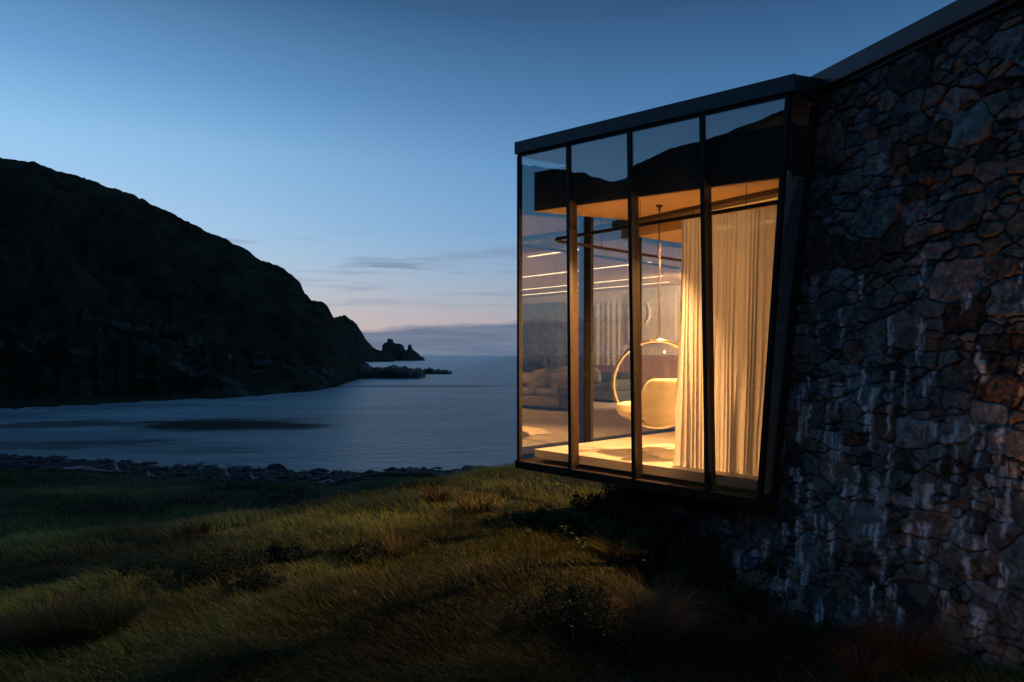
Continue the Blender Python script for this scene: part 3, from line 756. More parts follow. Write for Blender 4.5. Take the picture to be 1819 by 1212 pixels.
# posts of the long face: outer flat + inner fin; (a top, a bottom)
posts = [(3.575, 3.575), (px_ab(1009.5), px_ab(1014)), (px_ab(1118), px_ab(1127)), (px_ab(1247), px_ab(1257)), (px_ab(1400), px_ab(1349))]
for k, (at_, ab_) in enumerate(posts):
    ztop = RZ(at_, 0)-.19; hw = .023 if 0 < k < 4 else .02
    mb = MB()
    mb.hexa([ab(ab_-hw, -.018, ZB1-.0), ab(ab_+hw, -.018, ZB1), ab(ab_+hw, .04, ZB1), ab(ab_-hw, .04, ZB1), ab(at_-hw, -.018, ztop), ab(at_+hw, -.018, ztop), ab(at_+hw, .04, ztop), ab(at_-hw, .04, ztop)])
    pst = mb.build('mullion', M['steel'], house)
    if 0 < k < 4:
        mb = MB(); hw2 = .017; aa = at_ + (ab_-at_)*.0; zt2 = 1.66+roofz(at_, 0)+.0
        am = ab_ + (at_-ab_)*((1.9-ZB1)/(ztop-ZB1))
        mb.hexa([ab(ab_-hw2, .042, ZB1), ab(ab_+hw2, .042, ZB1), ab(ab_+hw2, .125, ZB1), ab(ab_-hw2, .125, ZB1), ab(at_-hw2, .042, ztop), ab(at_+hw2, .042, ztop), ab(at_+hw2, .125, ztop), ab(at_-hw2, .125, ztop)])
        f_ = mb.build('fin', M['fin'], pst); f_.matrix_parent_inverse = Matrix.Translation(-Vector(house.location)) @ Matrix.Identity(4); f_.matrix_parent_inverse = pst.matrix_world.inverted() if False else Matrix.Identity(4)
        mb = MB(); mb.abox(ab_-.045, ab_-.02, .05, .10, ZB1+.0, ZB1+.05); mb.tube([ab(ab_-.035, .075, ZB1+.05), ab(ab_-.035, .075, ZB1+.085)], .012, 8)
        f_ = mb.build('bracket', M['chrome'], pst); f_.matrix_parent_inverse = Matrix.Identity(4)
# glass panes
def pane(pts, n_, th=.012):
    """pts 4 corners; thickness along n_"""
    mb = MB(); n_ = Vector(n_)*th
    mb.hexa([pts[0], pts[1], pts[1]+n_, pts[0]+n_, pts[3], pts[2], pts[2]+n_, pts[3]+n_])
    mb.build('glass_pane', M['glass'], house)
nB = (B[0], B[1], 0); nA = (A[0], A[1], 0)
for k in range(4):
    (ta, ba), (tb2, bb) = posts[k], posts[k+1]
    pane([ab(ba-.02, .004, ZB1), ab(bb+.02, .004, ZB1), ab(tb2+.02, .004, zt(tb2, 0)-.034), ab(ta-.02, .004, zt(ta, 0)-.034)], nB)
fposts = [0.03, 1.30, 2.50, 3.92]
for k in range(3):
    b0, b1 = fposts[k], fposts[k+1]
    pane([ab(L-.02, b0+.03, ZB1), ab(L-.02, b1-.03, ZB1), ab(L-.02, b1-.03, zt(L, b1)-.034), ab(L-.02, b0+.03, zt(L, b0)-.034)], nA, .012)
for k in (1, 2, 3):
    b0 = fposts[k]; mb = MB(); pw_ = .028 if k == 1 else .018; mb.abox(L-(.13 if k == 1 else .07), L-.0, b0-pw_, b0+pw_, ZB1, zt(L, b0)-.036); mb.build('mullion', M['steel'], house)
# near end return pane
mb = MB()
e0, e1 = posts[4][1], posts[4][0]
pane([ab(e0, .045, ZB1), ab(e0-.02, .24, ZB1), ab(e1-.02, .50, 2.36), ab(e1, .045, 2.33)], nA, .010)
mb = MB(); mb.hexa([ab(e0-.045, .22, ZB0+.01), ab(e0+.01, .22, ZB0+.01), ab(e0+.01, .36, ZB0+.01), ab(e0-.045, .36, ZB0+.01), ab(e1-.045, .48, 2.38), ab(e1+.01, .48, 2.38), ab(e1+.01, .68, 2.38), ab(e1-.045, .68, 2.38)])
mb.build('mullion', M['steel'], house)
mb = MB(); mb.hexa([ab(e0+.03, .07, ZB1+.01), ab(e0+.045, .07, ZB1+.01), ab(e0+.045, .95, ZB1+.01), ab(e0+.03, .95, ZB1+.01), ab(e1+.045, .07, 1.70), ab(e1+.06, .07, 1.70), ab(e1+.06, .95, 1.70), ab(e1+.045, .95, 1.70)])
mb.build('glow_block_panel', M['block_panel'], house)  # added panel, keeps the room glow out of the end pane
# floor slab and ceiling of bay + living room
slabpoly = [(.38, .15), (3.45, .15), (3.45, 10.2), (-7.7, 10.2), (-7.7, wl(-7.7)+.55), (.3, wl(0)+.3)]
SZ = -1.2
mb = MB(); mb.prism([tuple(ab(a, b_)[:2]) for a, b_ in slabpoly], SZ-.105, SZ); mb.build('floor_slab', M['concrete'], house, bevel=.004)
CZ = lambda p: 1.636 + roofz((np.array(p)-P0) @ A, (np.array(p)-P0) @ B)
# ceiling box of the bay, from the glass back to the wall line
cp = [(.06, .15), (3.45, .15), (3.45, 4.1), (1.9, wl(1.9)+.25), (.06, wl(.06)+.1)]
cpw = [tuple(ab(a, b_)[:2]) for a, b_ in cp]
mb = MB(); mb.prism(cpw, CZ, lambda p: CZ(p)+.012); mb.build('ceiling', M['boards'], house)
mb = MB(); mb.prism(cpw, lambda p: CZ(p)+.014, lambda p: CZ(p)+.50); mb.build('ceiling_box', M['sidesteel'], house)
# lintel over the opening in the line of the stone wall, stepping down
def wl_pt(t, off, z): p = T0+W*t+NW*off; return Vector((p[0], p[1], z))
def lint(o0, o1, zb_, h, name, mat, ta=.0, tb_=4.3):
    mb = MB(); sl_ = .079
    mb.hexa([wl_pt(ta, o0, zb_+sl_*ta), wl_pt(tb_, o0, zb_+sl_*tb_), wl_pt(tb_, o1, zb_+sl_*tb_), wl_pt(ta, o1, zb_+sl_*ta),
             wl_pt(ta, o0, zb_+h+sl_*ta), wl_pt(tb_, o0, zb_+h+sl_*tb_), wl_pt(tb_, o1, zb_+h+sl_*tb_), wl_pt(ta, o1, zb_+h+sl_*ta)])
    return mb.build(name, mat, house)
lint(.06, -.10, 1.625, .09, 'lintel', M['darkwood'])
lint(-.103, -.16, 1.45, .27, 'lintel', M['boards'])
# living room ceiling, walls
rp = [(3.4, 2.3), (3.4, 10.2), (-7.7, 10.2), (-7.7, wl(-7.7)+.6), (.1, wl(.1)+.55)]
mb = MB(); mb.prism([tuple(ab(a, b_)[:2]) for a, b_ in rp], lambda p: 1.70+.02*((np.array(p)-P0) @ B), lambda p: 1.76+.02*((np.array(p)-P0) @ B)); mb.build('ceiling', M['boards'], house)
mb = MB(); mb.abox(-7.9, 3.6, 10.2, 10.4, -1.6, 2.4); mb.abox(-7.9, -7.7, -2.5, 10.2, -1.6, 2.4); mb.abox(3.46, 3.62, 4.2, 10.2, -1.6, 2.7)
mb.build('interior_wall', M['plaster'], house)
mb = MB(); mb.abox(-4.6, .6, 10.16, 10.199, -1.19, .0); mb.build('wainscot', M['pinkwall'], house)
# light strips in the ceiling
for (a0, a1, b_) in ((1.15, 2.75, 2.55), (-3, 1.95, 5.05), (-6.5, .45, 7.6), (-6.5, -.4, 9.1)):
    zz_ = 1.70+.02*b_
    mb = MB(); mb.abox(a0, a1, b_-.02, b_+.02, zz_-.012, zz_-.002); mb.build('light_strip', M['led'], house)
# cornice light tucked behind the lintel
mb = MB(); mb.hexa([wl_pt(.15, -.075, 1.612), wl_pt(2.6, -.075, 1.80), wl_pt(2.6, -.095, 1.80), wl_pt(.15, -.095, 1.612), wl_pt(.15, -.075, 1.624), wl_pt(2.6, -.075, 1.812), wl_pt(2.6, -.095, 1.812), wl_pt(.15, -.095, 1.624)])
mb.build('light_strip', M['led2'], house)
# vent pipe on the roof
mb = MB(); pv = ab(.05, .75, 2.55); mb.tube([pv, pv+Vector((0, 0, .17))], .012, 8); mb.build('vent_pipe', M['iron'], house)

# lamps (warm): a spot at the lintel over the bay, and added unseen lamps
def area(name, loc, size, energy, col=(1, .62, .27), sy=None, rot=(0, 0, 0)):
    d_ = bpy.data.lights.new(name, 'AREA'); d_.energy = energy; d_.color = col
    if sy: d_.shape = 'RECTANGLE'; d_.size = size; d_.size_y = sy
    else: d_.shape = 'DISK'; d_.size = size
    o = bpy.data.objects.new(name, d_); COL.objects.link(o); o.location = loc; o.rotation_euler = rot; return o
def point(name, loc, energy, r, col=(1, .62, .27)):
    d_ = bpy.data.lights.new(name, 'POINT'); d_.energy = energy; d_.color = col; d_.shadow_soft_size = r
    o = bpy.data.objects.new(name, d_); COL.objects.link(o); o.location = loc; return o
def spot(name, loc, aim, energy, r, ang, blend, col):
    d_ = bpy.data.lights.new(name, 'SPOT'); d_.energy = energy; d_.color = col; d_.shadow_soft_size = r; d_.spot_size = rad(ang); d_.spot_blend = blend
    o = bpy.data.objects.new(name, d_); COL.objects.link(o); o.location = loc; o.rotation_euler = (Vector(loc)-Vector(aim)).to_track_quat('Z', 'Y').to_euler(); return o
def downlight(a, b_, z, ta, tb_, tz_, energy, ang, label, ztop=None):
    p = ab(a, b_, z); q_ = ab(ta, tb_, tz_); dv = (q_-p).normalized()
    t = thing('downlight', p, label, 'lamp', 'ceiling spotlights')
    mb = MB(); mb.tube([p-dv*.09, p-dv*.005], .034, 16); mb.build('can', M['iron'], t)
    mb = MB(); mb.tube([p-dv*.05, (p.x, p.y, ztop or z+.2)], .006, 6); mb.build('stem', M['iron'], t)
    spot('downlight_lamp', p+dv*.03, q_, energy, .035, ang, 1.0, WARM)
downlight(1.66, 1.0, 1.50, 3.1, .2, -2.3, 3900, 112, 'small spotlight hung behind the bright end of the sheer curtain', 1.72)
def room_fill(a, b_, z, energy, label):  # unseen lamp added to brighten the mirrored room and the curtain
    pd = ab(a, b_, z)
    pn = thing('fill_lamp', pd, label, 'lamp', 'unseen lamps added in the living room')
    mb = MB(); mb.tube([pd+Vector((0, 0, .17)), (pd.x, pd.y, 1.74)], .006, 6); mb.build('cord', M['iron'], pn)
    mb = MB(); mb.tube([pd+Vector((0, 0, .15)), pd+Vector((0, 0, .19))], .06, 16); mb.build('cap', M['iron'], pn)
    point('fill_lamp_light', pd, energy, .14, (1, .46, .14))
room_fill(-4.2, 3.2, .75, 1900, 'unseen lamp added behind the stone wall to brighten the mirrored living room')
room_fill(-1.0, 2.8, .9, 230, 'unseen lamp added just inside the opening to light the wide sheer curtain')
pw = ab(2.6, 8.2, 1.35); qw = ab(-3.2, 9.4, -.4); dw = (qw-pw).normalized()  # unseen spot added to brighten the mirrored back wall
t = thing('wall_fill_lamp', pw, 'unseen spotlight added under the living room ceiling to brighten the back wall', 'lamp')
mb = MB(); mb.tube([pw-dw*.16, pw-dw*.005], .05, 16); mb.build('can', M['iron'], t)
mb = MB(); mb.tube([pw-dw*.08, (pw.x, pw.y, 1.85)], .008, 6); mb.build('stem', M['iron'], t)
spot('wall_fill_light', pw+dw*.03, qw, 7000, .05, 120, .7, (1, .52, .24))

# ------------------------------------------------------------------ curtain rail, curtain
rail = thing('curtain_rail', ab(3.3, .3, 1.47), 'thin dark L-shaped curtain rail rounding the inside of the glass room', 'curtain rail')
pts = [ab(.12, .30, 1.47), ab(3.14, .30, 1.47)] + [ab(3.14+.16*math.sin(x), .46-.16*math.cos(x), 1.47) for x in np.linspace(.2, math.pi/2-.2, 6)] + [ab(3.30, .46, 1.47), ab(3.30, 4.0, 1.47)]
mb = MB()
for k in range(len(pts)-1):
    p, r_ = pts[k], pts[k+1]; dvec = (r_-p).normalized(); nn = Vector((-dvec.y, dvec.x, 0))*.014
    mb.hexa([p-nn+Vector((0, 0, -.018)), r_-nn+Vector((0, 0, -.018)), r_+nn+Vector((0, 0, -.018)), p+nn+Vector((0, 0, -.018)), p-nn+Vector((0, 0, .018)), r_-nn+Vector((0, 0, .018)), r_+nn+Vector((0, 0, .018)), p+nn+Vector((0, 0, .018))])
mb.build('track', M['fin'], rail)
for a_, b_ in ((.6, .3), (1.9, .3), (3.0, .3), (3.3, 1.3), (3.3, 2.6)):
    mb = MB(); mb.tube([ab(a_, b_, 1.49), ab(a_, b_, CZ(ab(a_, b_)[:2]))], .004, 6); mb.build('hanger', M['iron'], rail)
def curtain(a0, a1, bb, seed, folds, amp, label, flare, sweep=0.0, layer=0.0):
    nu, nv = int(folds*26), 70
    U, Vv = np.meshgrid(np.linspace(0, 1, nu), np.linspace(0, 1, nv))
    ph_ = U*folds + 1.1*fbm(U*folds*.45, U*0, 2, seed) + (.25+1.1*Vv)*fbm(U*3.2, Vv*1.1, 3, seed+1)
    am = amp*(.40+.60*Vv)*np.clip(1+1.7*fbm(U*folds*.5, Vv*.8, 2, seed+2), .15, 2)
    off = am*np.sin(2*np.pi*ph_) + .35*am*np.sin(4*np.pi*ph_+1.0+2*U)
    al = a0 + (a1-a0)*U + flare*(Vv**2)*(1-U)**3 + am*.35*np.cos(2*np.pi*ph_)
    al = al + sweep*Vv*U**1.5
    bv = bb + off + layer + .02*Vv
    zz = 1.45 - Vv*(1.45-SZ+.0) + .012*np.sin(2*np.pi*ph_)*Vv + (-.03*Vv)
    zz = np.where(bv > .16, np.maximum(zz, SZ+.004), zz)
    P = P0[None, None]+A[None, None]*al[..., None]+B[None, None]*bv[..., None]
    V = np.concatenate([P, zz[..., None]], -1).reshape(-1, 3)
    I = np.arange(nv-1)[:, None]*nu + np.arange(nu-1)[None, :]
    me = np_mesh('curtain', V, np.stack([I, I+1, I+1+nu, I+nu], -1).reshape(-1, 4))
    o = link_mesh('curtain', me, M['sheer'], None, True); tag(o, label, 'curtain', 'sheer curtains in the glass room'); return o
curtain(1.37, 1.0, .31, 5, 8.5, .030, 'bright narrow sheer curtain left of the dark post, beside the hanging chair', .10)
curtain(1.0, .13, .335, 8, 14, .028, 'wide pale sheer curtain right of the last dark post, its foot in shade', .04, sweep=.25)

# ------------------------------------------------------------------ hanging chair
CX, CY, CZc, CR = 1.765, 8.55, -.355, .535
chair = thing('hanging_chair', (CX, CY, CZc), 'clear bubble chair on a chain, cream cushions inside', 'chair')
nd = Vector((.02, 1.0, .05)).normalized()    # opening faces the sea
bm = bmesh.new(); bmesh.ops.create_uvsphere(bm, u_segments=64, v_segments=40, radius=CR)
rotm = Vector((0, 0, 1)).rotation_difference(nd).to_matrix().to_4x4()
bmesh.ops.delete(bm, geom=[v for v in bm.verts if v.co.z > CR*.20], context='VERTS')
ring_r = max(math.hypot(v.co.x, v.co.y) for v in bm.verts if v.co.z > -9) if True else 0
zc_ = max(v.co.z for v in bm.verts); ring_r = math.sqrt(CR**2-zc_**2)
bmesh.ops.transform(bm, matrix=Matrix.Translation((CX, CY, CZc)) @ rotm, verts=bm.verts)
me = bpy.data.meshes.new('shell'); bm.to_mesh(me); bm.free()
link_mesh('shell', me, M['acrylic'], chair, True)
mb = MB()
pr = [Matrix.Translation((CX, CY, CZc)) @ rotm @ Vector((ring_r*math.cos(t), ring_r*math.sin(t), zc_)) for t in np.linspace(0, 2*math.pi, 72, endpoint=False)]
mb.tube(pr, .024, 12, closed=True); mb.build('rim', M['chrome'], chair, smooth=True)
vd = Vector((CX, CY, 0)).normalized(); vr = Vector((vd.y, -vd.x, 0))
# chain
ctop = float(CZ((CX+.02, CY))); cbot = CZc+CR+.06
mb = MB(); nlk = 44; stp = (ctop-cbot-.03)/nlk
for k in range(nlk):
    zc2 = cbot+stp*(k+.5); ax = Vector((1, 0, 0)) if k % 2 else Vector((0, 1, 0))
    mb.tube([Vector((CX+.02, CY, zc2)) + ax*.011*math.cos(t) + Vector((0, 0, 1))*(stp*.62)*math.sin(t) for t in np.linspace(0, 2*math.pi, 10, endpoint=False)], .0042, 5, closed=True)
mb.build('chain', M['iron'], chair, smooth=True)
mb = MB(); mb.tube([(CX+.02, CY, ctop), (CX+.02, CY, ctop-.02)], .045, 16); mb.tube([(CX+.02, CY, ctop-.02), (CX+.02, CY, ctop-.055)], .012, 8); mb.build('ceiling_plate', M['iron'], chair)
mb = MB(); mb.tube([Vector((CX+.02, CY, cbot-.035)) + Vector((.03*math.cos(t), 0, .035*math.sin(t))) for t in np.linspace(0, 2*math.pi, 20, endpoint=False)], .008, 8, closed=True); mb.build('hook', M['chrome'], chair, smooth=True)
# cushions: soft superellipsoids bent to the shell
def soft(name, c, sz, rot, mat, parent, seed, p=.45, wr=.02):
    bm = bmesh.new(); bmesh.ops.create_uvsphere(bm, u_segments=48, v_segments=32, radius=1)
    from mathutils import noise as mn
    Rm = rot.to_matrix() if hasattr(rot, 'to_matrix') else rot
    for v in bm.verts:
        s_ = [math.copysign(abs(x)**p, x) for x in v.co]; L_ = 1
        k = Vector(s_); k *= 1/max(1e-6, (abs(s_[0])**3+abs(s_[1])**3+abs(s_[2])**3)**(1/3))
        k *= 1 + mn.noise(v.co*2.2+Vector((seed, 0, 0)))*wr*4 + mn.noise(v.co*6+Vector((0, seed, 0)))*wr
        v.co = Vector(c) + Rm @ Vector((k.x*sz[0], k.y*sz[1], k.z*sz[2]))
    me = bpy.data.meshes.new(name); bm.to_mesh(me); bm.free()
    return link_mesh(name, me, mat, parent, True)
from mathutils import Euler
# big back pad: spherical-shell piece following the camera side of the bubble, down to the bottom
bm = bmesh.new(); nn1, nn2 = 40, 40
C0 = Vector((CX, CY, CZc)); cols = []
right = vr; toward = -vd
def sph(lo, la, r_): # lo: angle from toward camera to the right; la: latitude
    return C0 + (toward*math.cos(lo)+right*math.sin(lo))*math.cos(la)*r_ + Vector((0, 0, 1))*math.sin(la)*r_
gridA, gridB = [], []
for i_ in range(nn1):
    ra, rb2 = [], []
    la = rad(-88 + (98)*i_/(nn1-1))
    w_ = math.sin(math.pi*min(1, i_/(nn1-1)*1.0))**.3 if 0 < i_ < nn1-1 else 0.0
    for j_ in range(nn2):
        u_ = j_/(nn2-1); lo_min = rad(-34) - (rad(50)*max(0, 1-i_/(nn1*.35)))+rad(14)*(i_/(nn1-1)); tu = i_/(nn1-1); lo_min += rad(15)*(1-math.sqrt(1-min(1, max(0, (tu-.72)/.28))**2)) - rad(10)*math.exp(-((tu-.45)/.25)**2); lo = lo_min + (rad(125)-lo_min)*u_
        ed = (math.sin(math.pi*u_)**.35 if 0 < j_ < nn2-1 else 0)*w_
        wr = .010*math.sin(7*lo+3*la)*ed
        ra.append(bm.verts.new(sph(lo, la, CR-.03-.02*(1-ed)))); rb2.append(bm.verts.new(sph(lo, la, CR-.055-.11*ed+wr)))
    gridA.append(ra); gridB.append(rb2)
for G, fl_ in ((gridA, 0), (gridB, 1)):
    for i_ in range(nn1-1):
        for j_ in range(nn2-1):
            q4 = [G[i_][j_], G[i_][j_+1], G[i_+1][j_+1], G[i_+1][j_]]
            bm.faces.new(q4 if not fl_ else q4[::-1])
def bridge(r1, r2):
    for j_ in range(len(r1)-1): bm.faces.new([r1[j_], r2[j_], r2[j_+1], r1[j_+1]])
bridge(gridA[0], gridB[0]); bridge(gridA[-1], gridB[-1]); bridge([r[0] for r in gridA], [r[0] for r in gridB]); bridge([r[-1] for r in gridA], [r[-1] for r in gridB])
bmesh.ops.recalc_face_normals(bm, faces=bm.faces)
me = bpy.data.meshes.new('back_cushion'); bm.to_mesh(me); bm.free()
link_mesh('back_cushion', me, M['cushion'], chair, True)
soft('seat_cushion', C0+Vector((-.14, .05, -.335)), (.33, .30, .105), Euler((0, rad(8), rad(20))), M['cushion'], chair, 4, .6)

# rug
def rug():
    nr, na = 14, 90; V = []; c = ab(1.95, 1.35, SZ)
    for k in range(nr):
        u = k/(nr-1)
        for j_ in range(na):
            an = 2*math.pi*j_/na; rr2 = .55*(1+.10*math.sin(3*an+1)+.05*math.sin(7*an)+.03*math.sin(17*an+2)+.02*math.sin(31*an))
            p = c + Vector((math.cos(an)*rr2*u*1.1, math.sin(an)*rr2*u*1.2, .004+.035*(1-u**6)+.006*math.sin(9*an+12*u)*u))
            V.append(p)
    F_ = [(k*na+j_, k*na+(j_+1) % na, (k+1)*na+(j_+1) % na, (k+1)*na+j_) for k in range(nr-1) for j_ in range(na)]
    me = bpy.data.meshes.new('rug'); me.from_pydata(V, [], F_)
    tag(link_mesh('rug', me, M['fleece'], None, True), 'pale sheepskin rug on the concrete floor under the hanging chair', 'rug')
rug()

# ------------------------------------------------------------------ living room furniture (seen mirrored in the far glass)
def sofa(a, b_, la, lb, along, mat, label):
    t = thing('sofa', ab(a, b_, SZ), label, 'sofa')
    def part(name, a0, a1, b0, b1, z0_, z1_, bev=.04):
        mb = MB(); mb.abox(a+a0, a+a1, b_+b0, b_+b1, SZ+z0_, SZ+z1_); mb.build(name, mat, t, bevel=bev, smooth=True)
    part('base', -la/2, la/2, -lb/2, lb/2, .06, .30)
    if along == 'b':     # back on the far b side
        part('backrest', -la/2, la/2, lb/2-.22, lb/2, .30, .78)
        part('armrest', -la/2, -la/2+.2, -lb/2, lb/2-.22, .30, .58); part('armrest', la/2-.2, la/2, -lb/2, lb/2-.22, .30, .58)
        nn_ = 3
        for k in range(nn_):
            w0 = -la/2+.2 + (la-.4)/nn_*k; part('seat_pad', w0+.01, w0+(la-.4)/nn_-.01, -lb/2, lb/2-.22, .302, .46, .05)
    else:
        part('backrest', -la/2, -la/2+.22, -lb/2, lb/2, .30, .78)
        part('seat_pad', -la/2+.22, la/2, -lb/2+.02, lb/2-.02, .302, .46, .05)
    return t
sofa(-2.6, 8.2, 3.0, .95, 'b', M['sofadark'], 'long charcoal sofa mirrored in the far glass, behind the pale one')
sofa(-4.9, 6.0, .95, 2.2, 'a', M['sofa'], 'pale linen sofa with its back to the land, mirrored in the far glass')
sofa(-1.2, 5.2, 2.0, .9, 'b', M['sofa'], 'grey linen sofa nearest the hanging chair, mirrored in the far glass')
def pouf(name, a, b_, r_, h_, mat, label, cat):
    o = soft(name, ab(a, b_, SZ+h_/2+.01), (r_, r_*.9, h_/2), Euler((0, 0, 0)), mat, None, a, .7); tag(o, label, cat)
pouf('pouffe', -3.1, 4.1, .55, .42, M['sofa'], 'large soft pale pouffe mirrored in the far glass at left', 'pouffe')
pouf('pouffe', -1.9, 3.4, .40, .36, M['pinkwall'], 'small terracotta pouffe mirrored beside the pale one', 'pouffe')
for (a_, b_, l2) in ((-2.0, 7.95, 'pale cushion at the near end of the charcoal sofa'), (-3.0, 7.95, 'pale cushion in the middle of the charcoal sofa'), (-1.0, 5.05, 'pale cushion on the grey sofa nearest the chair')):
    tag(soft('cushion', ab(a_, b_, SZ+.66), (.26, .10, .22), Euler((rad(12), 0, rad(-43))), M['sofa'], None, a_, .6), l2, 'cushion', 'cushions on the sofas')
# hearth of rough stone
h_ = thing('fireplace', ab(-6.2, 9.9, SZ), 'rough stone fireplace mirrored in the leftmost pane', 'fireplace')
mb = MB(); rr_ = random.Random(9)
for k in range(120):
    a_ = -6.2+rr_.uniform(-1.2, 1.2); z_ = SZ+rr_.uniform(.1, 2.7); mb.abox(a_-rr_.uniform(.08, .25), a_+rr_.uniform(.08, .25), 9.72+rr_.uniform(-.06, .06), 10.18, z_-.08, z_+.08)
mb.abox(-7.4, -5.0, 9.8, 10.15, SZ+.002, SZ+2.85); mb.build('chimney_breast', M['darkstone'], h_)
mb = MB(); mb.abox(-6.9, -5.6, 9.5, 9.66, SZ+.5, SZ+1.0); mb.build('firebox', M['iron'], h_)
# hanging on the wall: a ring of shells
wh = thing('wall_hanging', ab(-1.4, 10.15, .4), 'looped shell necklace hung on the pale wall, mirrored in the glass', 'artwork')
mb = MB(); mb.abox(-2.5, -.9, 10.10, 10.15, .35, 1.72); mb.build('panel', M['plaster'], wh)
mb = MB(); mb.tube([ab(-2.0+.27*math.cos(t), 10.07, 1.20+.36*math.sin(t)) for t in np.linspace(2.2, 7.2, 30)], .035, 6); mb.build('shell_string', M['fleece'], wh, smooth=True)
# inner curtain by the back wall
def inner_curtain(a0, a1, b_, label):
    nu = 120; V = []; 
    for k in range(nu):
        u = k/(nu-1); p = ab(a0+(a1-a0)*u, b_+.05*math.sin(u*60)+.02*math.sin(u*23), 0)
        V += [(p.x, p.y, SZ+.9), (p.x, p.y, 1.55)]
    F_ = [(2*k, 2*k+2, 2*k+3, 2*k+1) for k in range(nu-1)]
    me = bpy.data.meshes.new('curtain'); me.from_pydata(V, [], F_); tag(link_mesh('curtain', me, M['sheer'], None, True), label, 'curtain')
inner_curtain(-4.5, -2.6, 10.0, 'pale short curtain on the back wall of the living room, mirrored in the glass')
# coffee table
ct = thing('coffee_table', ab(-3.1, 5.4, SZ), 'low dark coffee table between the sofas, mirrored in the glass', 'table')
mb = MB(); mb.abox(-3.7, -2.5, 5.0, 5.8, SZ+.32, SZ+.37); mb.build('tabletop', M['darkwood'], ct, bevel=.008)
for da_, db_ in ((-.55, -.35), (.55, -.35), (-.55, .35), (.55, .35)):
    mb = MB(); mb.abox(-3.1+da_-.03, -3.1+da_+.03, 5.4+db_-.03, 5.4+db_+.03, SZ, SZ+.318); mb.build('leg', M['darkwood'], ct)

# ------------------------------------------------------------------ garden light at the wall foot beyond the right edge
lp = T0 + W*(-3.15) + NW*1.05; lz = float(terrain(np.array([lp[0]]), np.array([lp[1]]))[0])
gl_ = thing('offframe_light', (lp[0], lp[1], lz), 'small warm spike light on the grass at the foot of the stone wall', 'lamp')
mb = MB(); mb.tube([(lp[0], lp[1], lz-.05), (lp[0], lp[1], lz+.16)], .012, 8); mb.build('spike', M['iron'], gl_)
mb = MB(); aim = Vector((wallp(-2.62, -.55)-Vector((lp[0], lp[1], lz+.2)))).normalized(); hp = Vector((lp[0], lp[1], lz+.2))
mb.tube([hp-aim*.07, hp+aim*.02], .035, 14); mb.build('lamp_head', M['iron'], gl_)
sp_ = bpy.data.lights.new('garden_light_lamp', 'SPOT'); sp_.energy = 85; sp_.color = (1, .36, .12); sp_.spot_size = rad(50); sp_.spot_blend = 1; sp_.shadow_soft_size = .03
so_ = bpy.data.objects.new('garden_light_lamp', sp_); COL.objects.link(so_); so_.location = hp+aim*.04;  so_.rotation_euler = (-aim).to_track_quat('Z', 'Y').to_euler()

gx2, gy2 = 2.35, 2.85; gz2 = float(terrain(np.array([gx2]), np.array([gy2]))[0])  # second warm lamp, added out of view to light the reddish tussocks
g2 = thing('offframe_light', (gx2, gy2, gz2), 'unseen warm lamp added in front of the wall to light the tussocks', 'lamp')
mb = MB(); mb.tube([(gx2, gy2, gz2-.05), (gx2, gy2, gz2+.22)], .02, 10); mb.build('stem', M['iron'], g2)
mb = MB(); mb.tube([(gx2, gy2, gz2+.40), (gx2, gy2, gz2+.42)], .07, 16); mb.build('cap', M['iron'], g2)
mb = MB(); mb.tube([(gx2+.05, gy2, gz2+.2), (gx2+.05, gy2, gz2+.40)], .004, 5); mb.build('cap_rod', M['iron'], g2)
point('added_warm_glow', (gx2, gy2, gz2+.31), 12, .03, (1, .42, .18))
# ------------------------------------------------------------------ grass
def blades(x, y, h, wd, lean_dir, lean, col, tipc, segs=3, zoff=0.0, z=None):
    n_ = len(x); z = terrain(x, y) if z is None else z
    levels = np.linspace(0, 1, segs+1)
    fx, fy = np.cos(lean_dir), np.sin(lean_dir)
    fa = RNG.uniform(0, math.pi, n_); sxx, syy = np.cos(fa), np.sin(fa)
    V = np.zeros((n_, segs*2+1, 3), np.float32); C = np.zeros((n_, segs*2+1, 3), np.float32)
    for k, u in enumerate(levels):
        cx = x + fx*lean*h*u**1.8; cy = y + fy*lean*h*u**1.8; cz = z + zoff - .02*(k == 0) + h*(u - .35*np.minimum(lean, 1.2)*u**2.5)
        wu = wd*(1-u**1.6)*.5
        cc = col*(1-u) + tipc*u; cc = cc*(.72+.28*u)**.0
        if k < segs:
            V[:, 2*k] = np.stack([cx-sxx*wu, cy-syy*wu, cz], -1); V[:, 2*k+1] = np.stack([cx+sxx*wu, cy+syy*wu, cz], -1)
            C[:, 2*k] = cc; C[:, 2*k+1] = cc
        else: V[:, 2*k] = np.stack([cx, cy, cz], -1); C[:, 2*k] = cc
    per = segs*2+1; tr = []
    for k in range(segs-1): tr += [(2*k, 2*k+1, 2*k+3), (2*k, 2*k+3, 2*k+2)]
    tr.append((2*segs-2, 2*segs-1, 2*segs)); tr = np.array(tr)
    fc = (tr[None] + (np.arange(n_)*per)[:, None, None]).reshape(-1, 3)
    return V.reshape(-1, 3), fc, C.reshape(-1, 3)
def in_house(x, y):
    a_ = (x-P0[0])*A[0]+(y-P0[1])*A[1]; b_ = (x-P0[0])*B[0]+(y-P0[1])*B[1]
    dn = (x-T0[0])*NW[0]+(y-T0[1])*NW[1]
    tt = (x-T0[0])*W[0]+(y-T0[1])*W[1]
    return (dn < .50) & (tt < 3.5)
